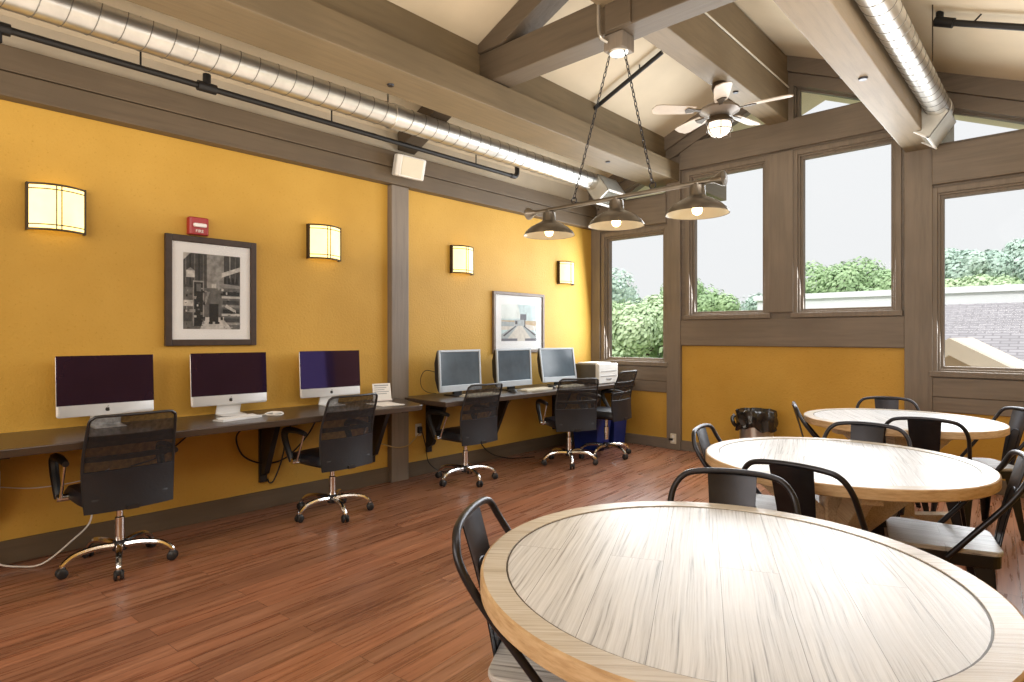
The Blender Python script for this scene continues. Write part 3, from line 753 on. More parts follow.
bluebin(.42, 5.96, PI / 2, 'blue bin under the desk between the two farthest office chairs')

# ------------------------------------------------------------------ office chairs
def office_chair():
    t = thing('office_chair', '', 'office chair', (0, 0, 0), 'black mesh office chairs at the computer desks')
    # five star base
    for k in range(5):
        a = 2 * PI * k / 5 + .35; c, s = math.cos(a), math.sin(a)
        pts = smooth_path([(.02 * c, .02 * s, .115), (.12 * c, .12 * s, .125), (.22 * c, .22 * s, .112), (.275 * c, .275 * s, .075), (.283 * c, .283 * s, .055)], 4)
        n = len(pts)
        MB().tube(pts, [.02 - .007 * i / n for i in range(n)], 8).build('base_leg', M['chrome'], t, smooth=True)
        cm = MB(); cx, cy = .283 * c, .283 * s
        for off in (-.016, .016):
            cm.lathe([(0, -.009), (.022, -.009), (.028, -.004), (.028, .004), (.022, .009), (0, .009)], 14, Matrix.Translation((cx - s * off, cy + c * off, .028)) @ Matrix.Rotation(a, 4, 'Z') @ Matrix.Rotation(PI / 2, 4, 'X'))
        cm.lathe([(0, .062), (.018, .058), (.024, .04), (.020, .03), (0, .03)], 12, Matrix.Translation((cx, cy, 0)))
        cm.build('caster', M['black'], t, smooth=True)
    MB().lathe([(0, .085), (.035, .085), (.038, .10), (.036, .14), (.028, .145), (0, .145)], 16).build('hub', M['black'], t, smooth=True)
    MB().lathe([(.026, .14), (.026, .28), (.018, .285), (.018, .39)], 16).build('gas_column', M['chrome'], t, smooth=True)
    MB().box((-.12, -.09, .37), (.10, .09, .405)).build('tilt_mechanism', M['black'], t, bevel=.008)
    MB().tube([(.0, -.09, .385), (.0, -.23, .38), (.0, -.26, .372)], [.006, .006, .012], 8).build('lever', M['chrome'], t, smooth=True)
    # seat cushion
    def seat(u, v):
        a = 2 * PI * u; e = .30
        cx = abs(math.cos(a)) ** e * math.copysign(1, math.cos(a)); sy = abs(math.sin(a)) ** e * math.copysign(1, math.sin(a))
        prof = [(0.0, .40), (.90, .40), (1.0, .42), (1.0, .45), (.93, .478), (.6, .487), (0, .487)]
        i = min(int(v * 6 + 1e-6), 6); r, z = prof[i]
        return (.015 + .235 * r * cx, .235 * r * sy, z - .012 * max(0, cx) ** 2 * (r > .9))
    MB().grid(seat, 40, 6).build('seat', M['leather'], t, smooth=True)
    # back: lower padded panel, mesh above with bands, frame tube
    zb, zt = .375, .915
    def back(u, v, o=0.):
        y = (u - .5) * 2; z = zb + (zt - zb) * v
        hw = .215 + .012 * math.sin(PI * min(1, v * 1.1)) 
        x = -.232 - .030 * v - .065 * max(0, v - .45) ** 1.3 + .028 * math.sin(PI * v * 1.2) + .032 * y * y - o
        return (x, y * hw, z)
    def rnd(u, v):  # trims the corners
        y = abs((u - .5) * 2); lim = 1.
        if v > .93: lim = 1 - .16 * ((v - .93) / .07) ** 2
        return .5 + (u - .5) * lim
    MB().grid(lambda u, v: back(u, v * .42), 14, 6).build('lower_back_pad', M['leather'], t, smooth=True, solid=.022)
    MB().grid(lambda u, v: back(rnd(u, .42 + .58 * v), .42 + .58 * v), 14, 12).build('mesh_back', M['mesh'], t, smooth=True)
    for va, vb in ((.52, .575), (.735, .79)):
        MB().grid(lambda u, v: back(u, va + (vb - va) * v, -.012), 14, 2).build('lumbar_band', M['black'], t, smooth=True, solid=.01)
    fr = [back(0, k / 14) for k in range(14)] + [back(.0 + .012, .965), back(.06, .995), back(.14, 1.0)] + [back(u / 10, 1.0) for u in range(2, 9)] + [back(.86, 1.), back(.94, .995), back(.988, .965)] + [back(1, k / 14) for k in range(13, -1, -1)]
    MB().tube(fr, .0085, 7).build('back_frame', M['black'], t, smooth=True)
    MB().box((-.25, -.03, .375), (-.10, .03, .40)).build('back_bracket', M['black'], t)
    # arms
    for sgn in (-1, 1):
        y = .278 * sgn
        am = MB()
        p = smooth_path([(-.08, y, .645), (.02, y, .658), (.14, y, .656), (.195, y, .636), (.185, y, .57), (.13, y, .48), (.10, y, .425)], 5); n = len(p)
        am.tube(p, [.017 + .008 * math.sin(PI * i / n) for i in range(n)], 8)
        ob = am.build('armrest', M['black'], t, smooth=True)
        MB().tube([(-.06, y, .64), (-.02, y, .55), (.03, y, .44)], [.009, .007, .009], 8).build('arm_link', M['chrome'], ob, smooth=True)
        MB().tube([(.08, y + .012 * sgn, .43), (.08, y - .07 * sgn, .43)], .022, 12).build('arm_bolt', M['chrome'], ob, smooth=True)
    return t
oc = office_chair()
for i, (x, y, ang, l) in enumerate(((.50, 1.035, 181, 'nearest black mesh office chair, in front of the leftmost computer'),
                               (.51, 2.43, 184, 'black mesh office chair at the right-hand all-in-one computer'),
                               (.50, 3.82, 180, 'black mesh office chair before the first silver monitor, left of the far three'),
                               (.75, 5.08, 150, 'black mesh office chair turned toward the tilted silver monitor, its back to the room'),
                               (.80, 5.71, 186, 'farthest black mesh office chair, seen side-on beside the printer'))):
    o = oc if i == 0 else copy_tree(oc)
    o.location = (x, y, 0); o.rotation_euler = (0, 0, math.radians(ang)); o['label'] = l
    if i == 4:      # this seat is set a little higher
        for ch in o.children:
            if ch.name.split('.')[0] not in ('base_leg', 'caster', 'hub'): ch.location.z += .045

# ------------------------------------------------------------------ round tables
def table():
    t = thing('round_table', '', 'table', (0, 0, 0), 'round wooden dining tables')
    ri, ro, z0, z1 = .546, .614, .712, .76
    MB().lathe([(0, z1 - .003), (ri - .001, z1 - .003), (ri - .001, z0), (0, z0)], 72).build('table_top', M['tabletop1'], t)
    rg = MB(); seg = 96
    rg.lathe([(ri + .0015, z1 - .006), (ri + .003, z1), (ro - .008, z1)], seg, None, 0)
    rg.lathe([(ro - .008, z1), (ro - .002, z1 - .003), (ro, z1 - .009), (ro, z0 + .004), (ro - .004, z0), (ri, z0)], seg, None, 1)
    rg.build('edge_band', [M['ringtop'], M['edge']], t, smooth=True)
    MB().lathe([(ri - .0022, z1 - .0025), (ri + .0022, z1 - .0025)], 72).build('groove', M['bronze'], t)
    MB().box((-.07, -.07, .08), (.07, .07, .67)).build('post', M['pine'], t, bevel=.006)
    for k in range(2):
        rz = Matrix.Rotation(k * PI / 2, 4, 'Z')
        MB().prism([(-.46, 0), (.46, 0), (.46, .035), (.40, .085), (-.40, .085), (-.46, .035)], 'y', -.042, .042, 0, rz @ Matrix.Translation((0, 0, .001 * k))).build('foot', M['pine'], t, bevel=.005)
        MB().box((-.45, -.045, .65), (.45, .045, .711), 0, rz).build('top_rail', M['pine'], t, bevel=.005)
    for k in range(4):
        rz = Matrix.Rotation(k * PI / 2, 4, 'Z')
        MB().prism([(.07, .365), (.07, .52), (.20, .65), (.395, .65)], 'y', -.028, .028, 0, rz).build('brace', M['pine'], t, bevel=.004)
    return t
tb_ = table()
for i, (x, y, rz, l) in enumerate(((3.968, 1.492, 0, 'nearest round whitewashed wood table filling the foreground'),
                              (3.81, 3.21, -8, 'middle round whitewashed wood table with pedestal braces'),
                              (3.74, 5.04, 4, 'farthest round whitewashed wood table near the window wall'))):
    o = tb_ if i == 0 else copy_tree(tb_)
    o.location = (x, y, 0); o.rotation_euler = (0, 0, math.radians(rz)); o['label'] = l
    for ch in o.children:
        if ch.name.split('.')[0] in ('post', 'foot', 'top_rail', 'brace'): ch.rotation_euler = (0, 0, math.radians((40, 30, 40)[i] - rz))

# ------------------------------------------------------------------ metal chairs
def metal_chair():
    t = thing('metal_chair', '', 'chair', (0, 0, 0), 'gunmetal cafe chairs with wooden seats')
    hw = .205; poly = []
    for cx, cy, a0, r, wx in ((.20, hw, 0, .06, 1), (-.20, hw * .88, 90, .05, 1), (-.20, -hw * .88, 180, .05, 1), (.20, -hw, 270, .06, 1)):
        ox = cx - math.copysign(r, cx); oy = cy - math.copysign(r, cy)
        for k in range(6): a = math.radians(a0 + 90 * k / 5); poly.append((ox + r * math.cos(a), oy + r * math.sin(a)))
    MB().prism(poly, 'z', .448, .468).build('seat', M['seatwood'], t, bevel=.005)
    MB().prism([(x * .97, y * .97) for x, y in poly], 'z', .395, .447).build('seat_apron', M['dkmetal'], t, bevel=.004)
    for sx in (-1, 1):
        for sy in (-1, 1):
            # folded sheet-metal leg: L section tapering and splaying
            top = Vector((.165 * sx, .165 * sy * (1 if sx > 0 else .9), .44)); bot = Vector((.188 * sx, .215 * sy, 0))
            m = MB()
            for d in (Vector((-sx, 0, 0)), Vector((0, -sy, 0))):
                n = Vector((0, -sy, 0)) if d.x else Vector((-sx, 0, 0))
                a, b_ = top, bot; wt, wb, th = .075, .028, .006
                vs = [a, a + d * wt, b_ + d * wb, b_, a + n * th, a + d * wt + n * th, b_ + d * wb + n * th, b_ + n * th]
                m.add(vs, [(0, 1, 2, 3), (4, 7, 6, 5), (0, 4, 5, 1), (1, 5, 6, 2), (2, 6, 7, 3), (3, 7, 4, 0)])
            lg = m.build('leg', M['dkmetal'], t)
            MB().lathe([(0, 0), (.016, 0), (.016, .012), (0, .012)], 10, Matrix.Translation((bot.x - sx * .012, bot.y - sy * .012, 0))).build('foot_cap', M['black'], lg)
    h = smooth_path([(.0, -.217, .432), (-.10, -.219, .555), (-.20, -.219, .68), (-.255, -.210, .765), (-.275, -.176, .818), (-.285, -.12, .838), (-.29, 0, .845),
                     (-.285, .12, .838), (-.275, .176, .818), (-.255, .210, .765), (-.20, .219, .68), (-.10, .219, .555), (.0, .217, .432)], 7)
    MB().tube(h, .0115, 9).build('back_hoop', M['dkmetal'], t, smooth=True)
    def sp(u, v):
        y = (u - .5) * 2; z = .40 + .437 * v; hwid = .062 + .024 * v
        return (-.192 - .098 * v - .012 * (1 - y * y) * v + .01 * math.sin(PI * v), y * hwid, z)
    s = MB().grid(sp, 8, 10).build('back_splat', M['dkmetal'], t, smooth=True, solid=.004)
    e = smooth_path([sp(.22, .15), sp(.22, .5), sp(.26, .66), sp(.5, .70), sp(.74, .66), sp(.78, .5), sp(.78, .15)], 4)
    MB().tube([(p[0] + .002, p[1], p[2]) for p in e], .0032, 6).build('pressed_rib', M['dkmetal'], s, smooth=True)
    return t
mc = metal_chair()
# (back-top x, y, facing angle, label)
chairs = [(3.36, 1.21, 30, 'metal chair at the left of the nearest table, showing its whole backrest'),
          (3.705, 2.20, -68, 'metal chair across the nearest table, facing the camera'),
          (3.825, 2.475, 86, 'metal chair with its back to us at the near side of the middle table'),
          (4.49, 3.33, 193, 'metal chair with exposed grey wood seat at the right of the middle table'),
          (3.215, 3.175, 9, 'metal chair at the left of the middle table, near the bin'),
          (3.78, 3.925, -90, 'metal chair across the middle table, facing the camera'),
          (3.985, 4.39, 95, 'metal chair with its back to us at the near side of the farthest table'),
          (3.14, 4.755, 20, 'metal chair seen edge-on at the left of the farthest table'),
          (3.55, 5.66, -72, 'farthest metal chair, its curved back top rising over the far table'),
          (4.395, 5.44, 214, 'metal chair at the right of the farthest table by the right windows')]
TC = [(3.968, 1.492), (3.81, 3.21), (3.74, 5.04)]
for i, (x, y, a, l) in enumerate(chairs):
    tx, ty = min(TC, key=lambda p: math.hypot(p[0] - x - .3 * math.cos(math.radians(a)), p[1] - y - .3 * math.sin(math.radians(a))))
    dd = math.hypot(x - tx, y - ty)
    if dd < .688: x, y = tx + (x - tx) * .688 / dd, ty + (y - ty) * .688 / dd
    o = mc if i == 0 else copy_tree(mc)
    r = math.radians(a); o.location = (x + .29 * math.cos(r), y + .29 * math.sin(r), 0); o.rotation_euler = (0, 0, r); o['label'] = l

# ------------------------------------------------------------------ waste bin
t = thing('waste_bin', 'round brushed-steel waste bin with black liner against the yellow wall panel', 'bin', (2.265, 6.28, 0))
mx = Matrix.Translation((2.265, 6.28, 0))
MB().lathe([(0, 0), (.165, 0), (.165, .40), (.168, .56), (.160, .56), (.158, .02), (0, .02)], 32, mx).build('canister', M['steel'], t, smooth=True)
def bag(u, v):
    a = 2 * PI * u; rr = random.Random(int(u * 48) * 31 + int(v * 8)); j = .012 * math.sin(a * 7 + v * 9) + .010 * math.sin(a * 13 - v * 5) + rr.random() * .012 * (0 < v)
    prof = [(.150, .55), (.168, .588), (.182, .575), (.188, .53), (.190, .48), (.186, .43), (.184, .40), (.178, .395), (.176, .40)]
    r, z = prof[min(8, int(round(v * 8)))]
    return (2.265 + (r + j * (v > .1)) * math.cos(a), 6.28 + (r + j * (v > .1)) * math.sin(a), z + (.022 * math.sin(a * 3) + .012 * math.sin(a * 8)) * (v > .6))
MB().grid(bag, 48, 8).build('bin_liner', M['bag'], t, smooth=True)
MB().tube(smooth_path([(2.09, 6.16, .53), (2.07, 6.14, .50), (2.085, 6.13, .45), (2.10, 6.15, .42)]), [.02] * 18 + [.02], 8).build('liner_knot', M['bag'], t, smooth=True)

# ------------------------------------------------------------------ pendant lamp
LX, LY, LZ = 2.372, 3.46, 2.285
t = thing('pendant_lamp', 'three-shade pewter bar lamp hanging on two chains from the cross beam', 'ceiling lamp', (LX, LY, LZ))
MB().tube([(1.63, LY, LZ), (3.10, LY, LZ)], .016, 12).build('bar', M['pewter'], t, smooth=True)
for x, s in ((1.63, -1), (3.10, 1)):
    MB().lathe([(.016, 0), (.022, .03), (.045, .07), (.047, .085), (.0, .09)], 20, Matrix.Translation((x, LY, LZ)) @ Matrix.Rotation(s * PI / 2, 4, 'Y') @ Matrix.Translation((0, 0, -.05))).build('end_cap', M['pewter'], t, smooth=True)
for x in (1.80, 2.385, 2.965):
    m4 = Matrix.Translation((x, LY, LZ - .175))
    sh = MB()
    sh.lathe([(.022, .165), (.046, .155), (.050, .10), (.058, .088), (.095, .070), (.140, .045), (.174, .014), (.188, -.010), (.190, -.015)], 36, m4, 0)
    sh.lathe([(.185, -.013), (.170, .010), (.136, .040), (.092, .064), (.05, .082), (.0, .084)], 36, m4, 1)
    s = sh.build('shade', [M['pewter'], M['pewter_in']], t, smooth=True, fix=False)
    MB().lathe([(.014, .083), (.015, .055), (.026, .032), (.032, .010), (.026, -.010), (.012, -.020), (0, -.022)], 18, m4).build('bulb', M['bulb'], s, smooth=True)
    MB().tube([(x, LY, LZ), (x, LY, LZ - .02)], .02, 12).build('stem', M['pewter'], s, smooth=True)
def chain(p0, p1):
    p0, p1 = Vector(p0), Vector(p1); d = p1 - p0; L = d.length; n = int(L / .034); m = MB()
    q = d.to_track_quat('Z', 'Y').to_matrix().to_4x4()
    for k in range(n):
        c0 = p0 + d * ((k + .5) / n)
        mm = Matrix.Translation(c0) @ q @ Matrix.Rotation(PI / 2 * (k % 2), 4, 'Z')
        pts = [mm @ Vector((.0085 * math.cos(a), 0, .021 * math.sin(a))) for a in [2 * PI * j / 10 for j in range(10)]]
        m.tube(pts, .0032, 5, closed=True)
    return m
for xa, xb in ((2.31, 2.03), (2.43, 2.66)):
    ob = chain((xa, LY + .03, 3.275), (xb, LY, LZ + .05)).build('chain', M['dkmetal'], t, smooth=True)
    m = MB(); m.tube([(xb + .022 * math.cos(a), LY, LZ + .036 + .022 * math.sin(a)) for a in [2 * PI * j / 14 for j in range(14)]], .004, 6, closed=True); m.build('ring', M['dkmetal'], ob, smooth=True)
MB().box((LX - .075, LY - .02, 3.29), (LX + .075, LY + .13, 3.399)).build('junction_box', M['trimz'], t, bevel=.006)
MB().lathe([(0, -.012), (.06, -.01), (.068, 0), (.0, .003)], 24, Matrix.Translation((LX, LY + .045, 3.288))).build('canopy_disc', M['steel'], t, smooth=True)
MB().tube(smooth_path([(2.30, 3.375, 3.95), (2.30, 3.375, 3.60), (2.30, 3.378, 3.44), (2.31, 3.385, 3.37), (2.335, 3.43, 3.345)]), .012, 8).build('conduit', M['steel'], t, smooth=True)

# ------------------------------------------------------------------ ceiling fan
FX, FY = 2.37, 5.14
t = thing('ceiling_fan', 'ceiling fan with caged lit globe under the ridge beam', 'fan', (FX, FY, 3.58))
def L4(z): return Matrix.Translation((FX, FY, z))
MB().lathe([(0, 3.583), (.062, 3.583), (.068, 3.545), (.060, 3.515), (.03, 3.50), (0, 3.50)], 20, L4(0)).build('canopy', M['bronze'], t, smooth=True)
MB().tube([(FX, FY, 3.51), (FX, FY, 3.42)], .012, 10).build('downrod', M['bronze'], t, smooth=True)
MB().lathe([(0, 3.43), (.03, 3.43), (.05, 3.41), (.12, 3.385), (.168, 3.355), (.172, 3.335), (.150, 3.32), (.11, 3.30), (.09, 3.285), (0, 3.285)], 32, L4(0)).build('motor_housing', plain('fan_bronze', (.20, .165, .135), .4, .4), t, smooth=True)
MB().lathe([(0, 3.287), (.085, 3.287), (.085, 3.262), (.112, 3.258), (.118, 3.235), (.105, 3.225)], 28, L4(0)).build('light_kit', M['bronze'], t, smooth=True)
gl = MB().lathe([(.095, 3.232), (.102, 3.20), (.094, 3.16), (.07, 3.128), (.03, 3.112), (0, 3.11)], 24, L4(0)).build('globe', M['fanglass'], t, smooth=True)
cg = MB()
for k in range(6):
    a = PI * 2 * k / 6; cg.tube(smooth_path([(FX + r * math.cos(a), FY + r * math.sin(a), z) for r, z in ((.110, 3.235), (.113, 3.20), (.104, 3.155), (.075, 3.118), (.02, 3.101))], 4), .003, 5)
cg.tube([(FX + .108 * math.cos(2 * PI * k / 28), FY + .108 * math.sin(2 * PI * k / 28), 3.165) for k in range(28)], .003, 5, closed=True)
cg.build('cage', M['bronze'], gl, smooth=True)
for k in range(5):
    a = 2 * PI * k / 5 + .15
    mm = L4(3.345) @ Matrix.Rotation(a, 4, 'Z') @ Matrix.Rotation(math.radians(12), 4, 'X')
    pl = [(.22, -.05), (.30, -.062), (.52, -.072), (.58, -.06), (.60, 0), (.58, .06), (.52, .072), (.30, .062), (.22, .05)]
    bl = MB().prism(pl, 'z', -.004, .004, 0, mm).build('blade', M['blade'], t)
    MB().prism([(.13, -.02), (.20, -.014), (.29, -.04), (.31, 0), (.29, .04), (.20, .014), (.13, .02)], 'z', -.012, -.005, 0, mm).build('blade_iron', M['bronze'], bl)
MB().tube([(FX + .10, FY - .02, 3.24), (FX + .105, FY - .02, 3.08)], .002, 5).build('pull_chain', M['steel'], t)

# ------------------------------------------------------------------ outlets and cables
def outlet(label, M4):
    t = thing('wall_outlet', label, 'outlet', M4.translation)
    MB().rbox((-.038, -.06, 0), (.038, .06, .006), .008, 0, M4).build('cover_plate', M['cream'], t)
    MB().rbox((-.017, .008, .006), (.017, .042, .009), .012, 0, M4).rbox((-.017, -.042, .006), (.017, -.008, .009), .012, 0, M4).build('receptacle', M['white'], t)
    return t
onL = Matrix(((0, 0, 1, 0), (1, 0, 0, 0), (0, 1, 0, 0), (0, 0, 0, 1)))
onF = Matrix(((1, 0, 0, 0), (0, 0, -1, 0), (0, 1, 0, 0), (0, 0, 0, 1)))
o1 = outlet('cream outlet low on the post under the corner window', Matrix.Translation((1.19, WY - .036, .13)) @ onF)
MB().rbox((-.05, -.022, .009), (.0, .004, .028), .006, 0, Matrix.Translation((1.19, WY - .036, .13)) @ onF).build('plug', M['black'], o1)
o2 = outlet('outlet with black plug on the yellow wall just beyond the post', Matrix.Translation((.001, 3.66, .44)) @ onL)
MB().rbox((-.02, -.03, .009), (.02, .035, .045), .008, 0, Matrix.Translation((.001, 3.66, .44)) @ onL).build('plug', M['black'], o2)
outlet('outlet plate at the far left under the long desk', Matrix.Translation((.001, .515, .50)) @ onL)
def cable(label, pts, r, m):
    tag(MB().tube(smooth_path(pts, 8), r, 6).build('cable', M[m], smooth=True), label, 'cable')
cable('white cable hanging under the desk at left and looping along the floor', [(.03, .53, .50), (.035, .50, .36), (.05, .49, .18), (.10, .52, .05), (.16, .62, .012), (.22, .72, .02), (.22, .86, .12), (.20, .95, .20), (.20, .97, .33)], .005, 'wcable')
cable('thin white cable sagging along the wall left of the nearest office chair', [(.012, .55, .46), (.012, .72, .425), (.012, .95, .43), (.015, 1.1, .48)], .0035, 'wcable')
cable('black cable drooping behind the nearest office chair', [(.05, 1.62, .712), (.02, 1.55, .62), (.02, 1.40, .52), (.03, 1.22, .48)], .0055, 'pipe')
cable('black cable looping left of the desk bracket', [(.20, 1.95, .712), (.06, 1.90, .60), (.04, 1.96, .44), (.04, 2.12, .36), (.04, 2.30, .38), (.05, 2.48, .54), (.10, 2.55, .712)], .0065, 'pipe')
cable('black cable dropping right of the desk bracket', [(.20, 2.28, .712), (.05, 2.30, .55), (.04, 2.26, .36), (.04, 2.20, .22), (.034, 2.165, .20), (.034, 2.15, .235)], .006, 'pipe')
cable('tan cable crossing the post to the outlet', [(.05, 3.0, .56), (.02, 3.12, .42), (.076, 3.31, .33), (.08, 3.46, .32), (.02, 3.60, .36), (.045, 3.66, .43)], .005, 'ycable')
cable('black cable falling from the outlet to the floor by the third chair', [(.046, 3.67, .43), (.07, 3.70, .28), (.05, 3.75, .12), (.09, 3.86, .02), (.20, 3.98, .012)], .0045, 'pipe')
cable('black cable hanging between the third and fourth office chairs', [(.10, 4.42, .712), (.03, 4.42, .5), (.03, 4.44, .28), (.05, 4.58, .10), (.12, 4.80, .012), (.3, 5.05, .012)], .006, 'pipe')
cable('thin black cable swagged under the corner desk', [(.05, 4.25, .70), (.02, 4.45, .62), (.02, 4.62, .55), (.02, 4.85, .56), (.05, 5.0, .68)], .004, 'pipe')
cable('black cable coil on the wall left of the first silver monitor', [(.25, 3.70, 1.0), (.12, 3.66, 1.02), (.08, 3.63, .95), (.08, 3.64, .86), (.12, 3.68, .81), (.2, 3.72, .80)], .003, 'pipe')

# ------------------------------------------------------------------ outdoors
GZ = -3.6
struct('ground_outside', MB().box((-60, 7.4, GZ - .2), (60, 90, GZ)), plain('lawn', (.20, .28, .09), .9, var=.3, vscale=1))
leaf = [mat_leaf('leaves_pale', (.36, .50, .26), (.66, .78, .50)), mat_leaf('leaves_mid', (.26, .40, .19), (.50, .66, .36)), mat_leaf('leaves_hazed', (.40, .54, .44), (.62, .74, .64))]  # leaf colours paled, outdoor haze painted into them
M['bark'] = plain('bark', (.10, .075, .055), .9)
def tree(x, y, top, r, li, label, seed, n=2600, leafsize=.20, ratio=.85):
    rr = random.Random(seed)
    t = thing('tree', label, 'tree', (x, y, GZ), 'trees outside the windows')
    cz = top - r * ratio
    blobs = [(Vector((0, 0, 0)), r * .62)]
    for k in range(13):
        a = rr.random() * 2 * PI; e = rr.uniform(-.5, .9); q = r * rr.uniform(.45, .72)
        blobs.append((Vector((q * math.cos(a) * math.cos(e), q * math.sin(a) * math.cos(e), q * ratio * math.sin(e))), r * rr.uniform(.24, .40)))
    m = MB()
    n *= 4; leafsize *= .42
    for k in range(n):
        c0, br = blobs[rr.randrange(len(blobs))]
        d = Vector((rr.gauss(0, 1), rr.gauss(0, 1), rr.gauss(0, 1))).normalized()
        p = Vector((x, y, cz)) + c0 + d * br * rr.uniform(.75, 1.06)
        s = leafsize * rr.uniform(.6, 1.3)
        u = (d.orthogonal() + Vector((rr.uniform(-.6, .6), rr.uniform(-.6, .6), rr.uniform(-.6, .6)))).normalized(); w_ = u.cross(d + Vector((rr.uniform(-.5, .5),) * 3)).normalized()
        m.add([p - u * s, p + w_ * s * .6, p + u * s, p - w_ * s * .6], [(0, 1, 2, 3)])
    m.build('crown', leaf[li], t, fix=False)
    tk = MB().tube([(x, y, GZ), (x + .05, y, (GZ + cz) / 2), (x, y, cz + r * .3)], [r * .09, r * .07, r * .02], 8)
    for k in range(4):
        a = 2 * PI * k / 4; tk.tube([(x, y, cz - r * .4), (x + r * .5 * math.cos(a), y + r * .5 * math.sin(a), cz + r * .25)], [r * .04, r * .012], 6)
    tk.build('trunk', M['bark'], t)
tree(-6.0, 17.5, 3.2, 2.5, 0, 'pale green tree filling the corner window', 1, 5200, .19)
tree(-9.6, 21, 4.4, 2.5, 2, 'hazy tree behind the corner window tree, at the left edge', 2, 3000, .22)
tree(-7.9, 26.5, 4.35, 2.2, 1, 'tree at the left foot of the second window from the corner', 3, 3600, .2)
tree(-7.2, 31.5, 4.05, 2.4, 2, 'lower tree at the right foot of the second window from the corner', 4, 3000, .22)
tree(-1.9, 26.9, 4.6, 2.6, 1, 'rounded green tree in the middle of the third window', 5, 5200, .2, .75)
tree(.0, 15.5, 2.1, .9, 0, 'small pale bush at the lower left of the third window', 12, 1500, .12)
tree(1.6, 30, 5.15, 1.75, 2, 'blue-green tree at the left of the rightmost window', 6, 4000, .22)
tree(3.9, 31.5, 5.5, 2.0, 2, 'tall blue-green tree at the right of the rightmost window', 7, 4000, .22)
tree(2.35, 25.9, 3.75, 1.5, 0, 'paler low tree between the two blue-green trees in the rightmost window', 8, 2600, .2)
M['shingle'] = mat_shingle()
M['peach'] = plain('peach_siding', (.62, .46, .33), .8, var=.06)
M['fascia'] = plain('cream_fascia', (.80, .66, .50), .7, var=.04)
M['whiteroof'] = plain('white_roofing', (.86, .87, .90), .8, var=.03)
t = thing('neighbouring_house', 'neighbouring house with grey shingle roof and peach gable, outside the right windows', 'house', (6, 15, GZ))
MB().prism([(13.5, -1.2), (21.0, 2.25), (21.0, 2.1), (13.5, -1.4)], 'x', 1.4, 14).build('roof', M['shingle'], t)
MB().box((1.8, 14.2, GZ), (13.6, 20.8, -1.3)).build('wall', M['peach'], t)
gx, gy, gz = 3.42, 10.6, 1.08
MB().prism([(gx, gz), (gx - 2.6, gz - 1.52), (gx - 2.6, GZ), (gx + 5.4, GZ), (gx + 5.4, gz - 3.16)], 'y', gy, gy + 2.5).build('gable_wall', M['peach'], t)
rk = MB()
for sx, ln_ in ((1, 5.8), (-1, 2.9)):
    rk.prism([(gx, gz), (gx + sx * ln_, gz - ln_ * .585), (gx + sx * ln_, gz + .24 - ln_ * .585), (gx, gz + .24)], 'y', gy - .3, gy + 2.6)
rk.build('gable_fascia', M['fascia'], t)
t = thing('white_building', 'long low white flat-roofed building beyond the shingle roof', 'building', (7, 22.5, GZ))
MB().box((-3.6, 22.0, GZ), (18, 23.0, 2.62)).build('wall', M['whiteroof'], t)
MB().box((-3.7, 21.9, 2.62), (18.1, 23.1, 2.80)).build('parapet', M['whiteroof'], t)

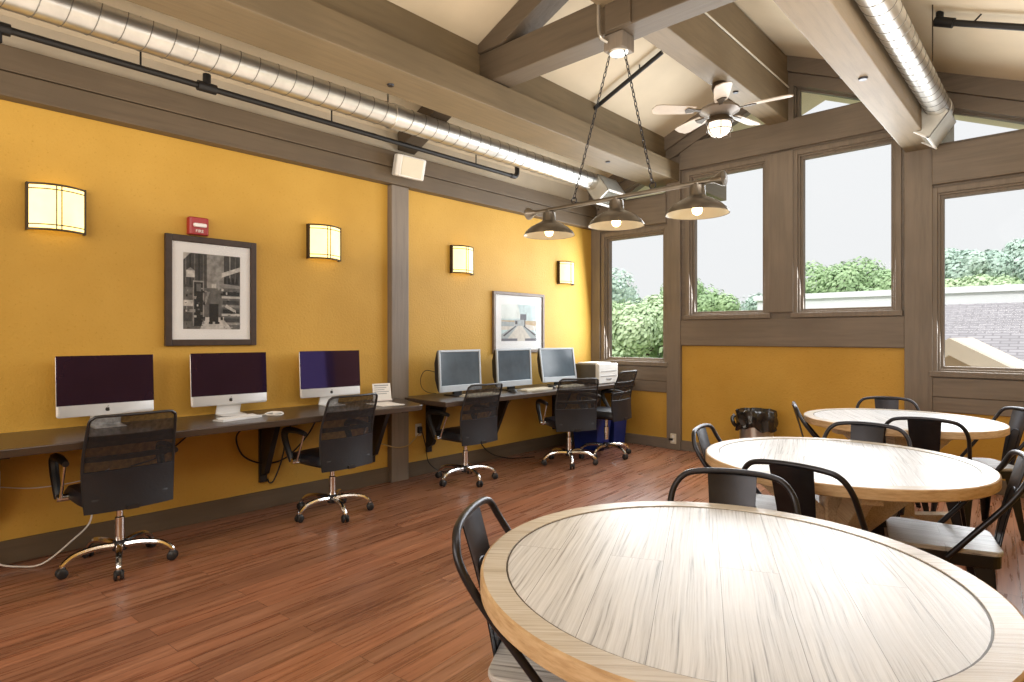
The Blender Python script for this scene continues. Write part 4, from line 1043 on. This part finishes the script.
# ------------------------------------------------------------------ light
wd = bpy.data.worlds.new('sky'); SC.world = wd; wd.use_nodes = True
nt = wd.node_tree; bg = nt.nodes['Background']
tc = nt.nodes.new('ShaderNodeTexCoord'); sp = nt.nodes.new('ShaderNodeSeparateXYZ'); nt.links.new(tc.outputs['Generated'], sp.inputs[0])
rp = nt.nodes.new('ShaderNodeValToRGB'); nt.links.new(sp.outputs['Z'], rp.inputs['Fac'])
e = rp.color_ramp.elements; e[0].position = 0.0; e[0].color = (.89, .898, .908, 1); e[1].position = .9; e[1].color = (2.4, 2.5, 2.65, 1)
k = e.new(.35); k.color = (.93, .935, .945, 1)
nt.links.new(rp.outputs['Color'], bg.inputs['Color']); bg.inputs['Strength'].default_value = 1.0
def area(name, loc, tgt, sx, sy, power, col):
    l = bpy.data.lights.new(name, 'AREA'); l.shape = 'RECTANGLE'; l.size = sx; l.size_y = sy; l.energy = power; l.color = col
    o = bpy.data.objects.new(name, l); COL.objects.link(o); o.location = loc
    o.rotation_euler = (Vector(tgt) - Vector(loc)).to_track_quat('-Z', 'Y').to_euler(); return o
def sun(d, s, ang, col):
    l = bpy.data.lights.new('sun', 'SUN'); l.energy = s; l.angle = math.radians(ang); l.color = col
    o = bpy.data.objects.new('sun', l); COL.objects.link(o); o.rotation_euler = Vector(d).to_track_quat('-Z', 'Y').to_euler()
sun((-.25, .75, -.65), 1.7, 6, (1, .96, .88))
area('fill_rear', (2.6, -2.3, 2.2), (2.4, 6.5, .9), 4.4, 1.6, 120, (1, .95, .86))  # added fill behind the camera, brightens the far panels; no fixture there
area('fill_right', (4.3, 2.4, 2.85), (0, 3.4, 1.3), 4.0, .6, 36, (1, .98, .95))  # added unseen fill high on the right, not a fixture of the room
for x0, x1, z0, z1 in WIN:
    area('window_light', ((x0 + x1) / 2, WY - .08, (z0 + z1) / 2), ((x0 + x1) / 2, 2.5, (z0 + z1) / 2 - .7), x1 - x0, z1 - z0, 40, (.93, .97, 1))
area('fill_up', (2.5, 2.2, 2.0), (2.5, 2.3, 4), 4.0, 6.0, 100, (1, .90, .74))  # added unseen upward fill, lifts ceiling and beam undersides

# ------------------------------------------------------------------ camera
cam = bpy.data.cameras.new('camera'); co = bpy.data.objects.new('camera', cam); COL.objects.link(co)
co.location = (4.62, 0, 1.35); co.rotation_euler = (PI / 2, 0, math.atan(554 / 600.))
cam.sensor_width = 36; cam.lens = 600 / 1024 * 36; cam.shift_y = -5 / 1024; cam.clip_start = .05
SC.camera = co
SC.view_settings.view_transform = 'Standard'; SC.view_settings.look = 'None'; SC.view_settings.exposure = 0.0
SC.cycles.max_bounces = 8; SC.cycles.transparent_max_bounces = 16; SC.cycles.use_denoising = True
SC.cycles.sample_clamp_indirect = 6
